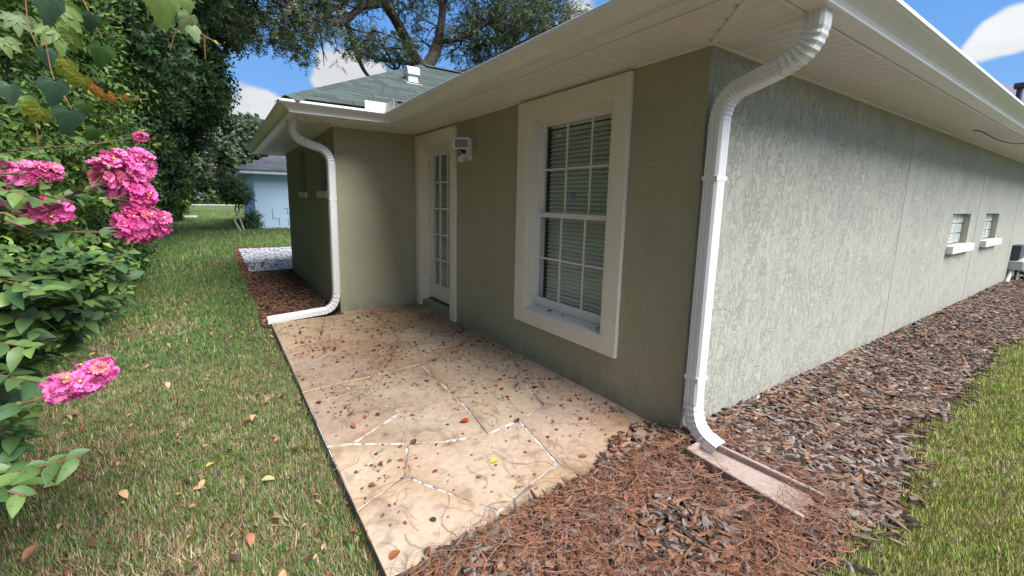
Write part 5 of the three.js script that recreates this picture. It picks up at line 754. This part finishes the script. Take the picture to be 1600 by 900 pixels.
  for (let i = 0; i < 260; i++) {
    const u = lerp(-60, 205, Math.pow(Q(), 0.8)), v = lerp(385, 610, Q()), lim = 600 - (u / 215) * 150; if (v > lim + 20) continue;
    const d = lerp(1.75, 2.9, Q()), tip = at(u, v, d), rt = base.clone().add(V((Q() - 0.5) * 0.5, 0.3 + Q() * 0.5, -0.6 * Q() - 0.3)), mid = rt.clone().lerp(tip, 0.55).add(V(-0.05, 0.10 + Q() * 0.15, 0));
    stem([rt, mid, tip], 0.004, 0.0012); leavesOn([mid.clone().lerp(rt, 0.2), mid, tip], 0.05, 0.013, 1.05, d < 2.0);
  }
  for (let i = 0; i < 75; i++) {
    const v = lerp(430, 800, Q()), lim = v < 640 ? lerp(95, 60, (v - 430) / 210) : lerp(60, 25, (v - 640) / 160), u = lerp(-70, lim, Math.pow(Q(), 0.7)), d = lerp(1.35, 2.1, Q()), tip = at(u, v, d), rt = at(-140, v + 60 + Q() * 60, d + 0.35), mid = rt.clone().lerp(tip, 0.55).add(V(0, 0.05 + Q() * 0.08, 0));
    stem([rt, mid, tip], 0.004, 0.0012); leavesOn([rt.clone().lerp(mid, 0.5), mid, tip], 0.05, 0.014, 1.0, d < 1.7, [leafM[0], leafM[1], leafM[3], leafM[3]]);
  }
  for (let i = 0; i < 5; i++) stem([base.clone().add(V((i - 2) * 0.08, 0, -0.1 * i)), base.clone().add(V((i - 2) * 0.1, 0.5, -0.25 * i * 0.6)), base.clone().add(V((i - 2) * 0.12 + 0.1, 1.1, -0.2 * i))], 0.018, 0.008);
  part('stems', merge(stems), M.stem, t);
  leafG.forEach((g, i) => inst('foliage', g, leafy([1, 1, 1], 0.4, 0.25), rest[i], t));
}
// ------- vines hanging in from above
{
  const lobed = (seed, S) => { const R = rng(seed), n = 44, c = [0, 0.08 * S], pts = []; for (let i = 0; i <= n; i++) { const a = i / n * Math.PI * 2, th = a - Math.PI; const lob = 0.36 + 0.14 * Math.pow(Math.abs(Math.cos(th * 1.5)), 1.6) + 0.16 * Math.exp(-((Math.abs(th) - 0) ** 2) / 0.12); const ser = 1 + 0.05 * (i % 2 ? 1 : -1), notch = Math.abs(Math.abs(th) - Math.PI) < 0.3 ? 0.35 : 1; pts.push([Math.sin(th) * lob * S * ser * notch, (Math.cos(th) * lob * notch + 0.30) * S * ser]); }
    const P = [], I = [], bend = (x, y) => [x, y, -1.1 * x * x / S - 0.5 * y * y / S + 0.03 * S * Math.cos(Math.atan2(x, y) * 7) * Math.hypot(x, y) / S];
    P.push(...bend(0, 0.05 * S)); for (const k of [0.5, 1]) for (let i = 0; i < n; i++) P.push(...bend(pts[i][0] * k, 0.05 * S + (pts[i][1] - 0.05 * S) * k));
    for (let i = 0; i < n; i++) { const j = (i + 1) % n; I.push(0, 1 + j, 1 + i, 1 + i, 1 + j, 1 + n + i, 1 + j, 1 + n + j, 1 + n + i); }
    const g = new THREE.BufferGeometry(); g.setAttribute('position', new THREE.Float32BufferAttribute(P, 3)); g.setIndex(I); g.computeVertexNormals(); return g; };
  const LG = [lobed(1, 0.066), lobed(2, 0.072), lobed(3, 0.06)];
  const hang = (name, label, stemsPts, leaves, mats, seed, geos) => { const t = thing(name, label, 'vine'), R = rng(seed); part('stem', merge(stemsPts.map(s => taper(s.map(q => at(...q)), 0.0022, 0.0012, 5, 6))), std([0.20, 0.10, 0.05], 0.7), t); for (const [u, v, d, sc, turn, mi] of leaves) { const p = at(u, v, d), dirv = V(Math.sin(turn), -Math.cos(turn), 0.15).applyAxisAngle(V(0, 1, 0), -0.6), m = part('leaf', pick(R, geos), mats[mi], t, [p.x, p.y, p.z]); m.quaternion.copy(facing(dirv, V(0.3, 0.35, 1).add(rdir(R).multiplyScalar(0.35)))); m.scale.setScalar(sc); } return t; };
  const lit = leafy([0.17, 0.26, 0.05], 0.45, 0.5), litY = leafy([0.30, 0.34, 0.05], 0.45, 0.5), dk = leafy([0.035, 0.075, 0.04], 0.45, 0.2), orange = leafy([0.36, 0.16, 0.03], 0.5, 0.3), pale = leafy([0.26, 0.36, 0.16], 0.5, 0.5);
  hang('grape_vine', 'backlit grape vine leaves hanging from the top edge beside the dark tree', [[[300, -40, 1.5], [275, 12, 1.45], [290, 30, 1.42], [318, 55, 1.4], [345, 70, 1.38]], [[290, 30, 1.42], [275, 50, 1.42], [266, 78, 1.42]], [[320, 57, 1.4], [320, 75, 1.4], [321, 92, 1.4]], [[255, -30, 1.5], [262, 0, 1.46]]], [[252, -14, 1.44, 1.35, 0.1, 0], [297, 22, 1.4, 0.75, -0.3, 2], [300, 40, 1.4, 0.55, 0.5, 2], [292, -2, 1.42, 0.5, 0.2, 0], [337, 63, 1.38, 0.16, 0.8, 1]], [lit, litY, pale], 71, LG);
  const five = (() => { const l = []; for (let k = -2; k <= 2; k++) l.push(leafGeo(0.075 - Math.abs(k) * 0.012, 0.016, 0.25, 0.25, 4, 0.8).rotateZ(k * 0.62)); return merge(l); })();
  hang('creeper_vine', 'light green creeper with pointed leaflets trailing down the left shrubs', [[[80, -40, 2.3], [85, 30, 2.25], [88, 60, 2.2], [95, 95, 2.2], [125, 125, 2.15], [165, 150, 2.1], [215, 155, 2.05], [232, 155, 2.05]], [[38, -30, 2.4], [45, 40, 2.35], [60, 75, 2.3], [82, 112, 2.25]], [[50, 180, 2.2], [60, 215, 2.2], [58, 250, 2.2]]], [[92, 12, 2.2, 1.3, 0.2, 0], [105, 5, 2.25, 1.2, -0.5, 0], [88, 45, 2.18, 1.2, 0.3, 0], [100, 40, 2.18, 1.1, -0.6, 0], [75, 48, 2.2, 0.9, 0.9, 0], [110, 55, 2.16, 0.9, -0.7, 0], [100, 92, 2.15, 0.8, -0.4, 1], [118, 112, 2.12, 0.7, -0.6, 1], [130, 122, 2.1, 0.7, -0.8, 1], [145, 130, 2.1, 0.6, -0.9, 2], [160, 143, 2.08, 0.5, -1.0, 2], [178, 150, 2.05, 0.45, -1.1, 2], [200, 153, 2.04, 0.35, -1.3, 2], [35, 150, 2.2, 0.9, 0.2, 0], [62, 168, 2.18, 0.9, -0.5, 1], [25, 25, 2.4, 0.9, 0.2, 3], [40, 25, 2.4, 0.8, -0.4, 3], [5, 60, 2.4, 0.9, 0.4, 0]], [lit, litY, orange, pale], 72, [five]);
  hang('broadleaf_vine', 'dark broad vine leaves hanging in front of the glossy hedge', [[[70, 60, 2.1], [80, 110, 2.05], [86, 128, 2.0]], [[130, 0, 2.2], [145, 30, 2.15], [160, 60, 2.1]], [[100, 150, 2.0], [112, 170, 1.98]]], [[86, 124, 2.0, 1.35, 0.05, 0], [110, 170, 1.98, 1.3, -0.1, 0], [78, -8, 2.0, 1.3, 0.1, 0], [145, 22, 2.1, 0.9, -0.4, 0], [160, 70, 2.1, 1.1, -0.3, 1], [70, 75, 2.1, 0.8, 0.3, 0], [135, 160, 2.05, 0.9, -0.2, 1], [15, 130, 2.1, 0.9, 0.3, 0], [150, 200, 2.0, 0.7, -0.4, 1]], [dk, leafy([0.06, 0.13, 0.03], 0.45, 0.35)], 73, LG);
}
shade(scene);
renderer.render(scene, camera);
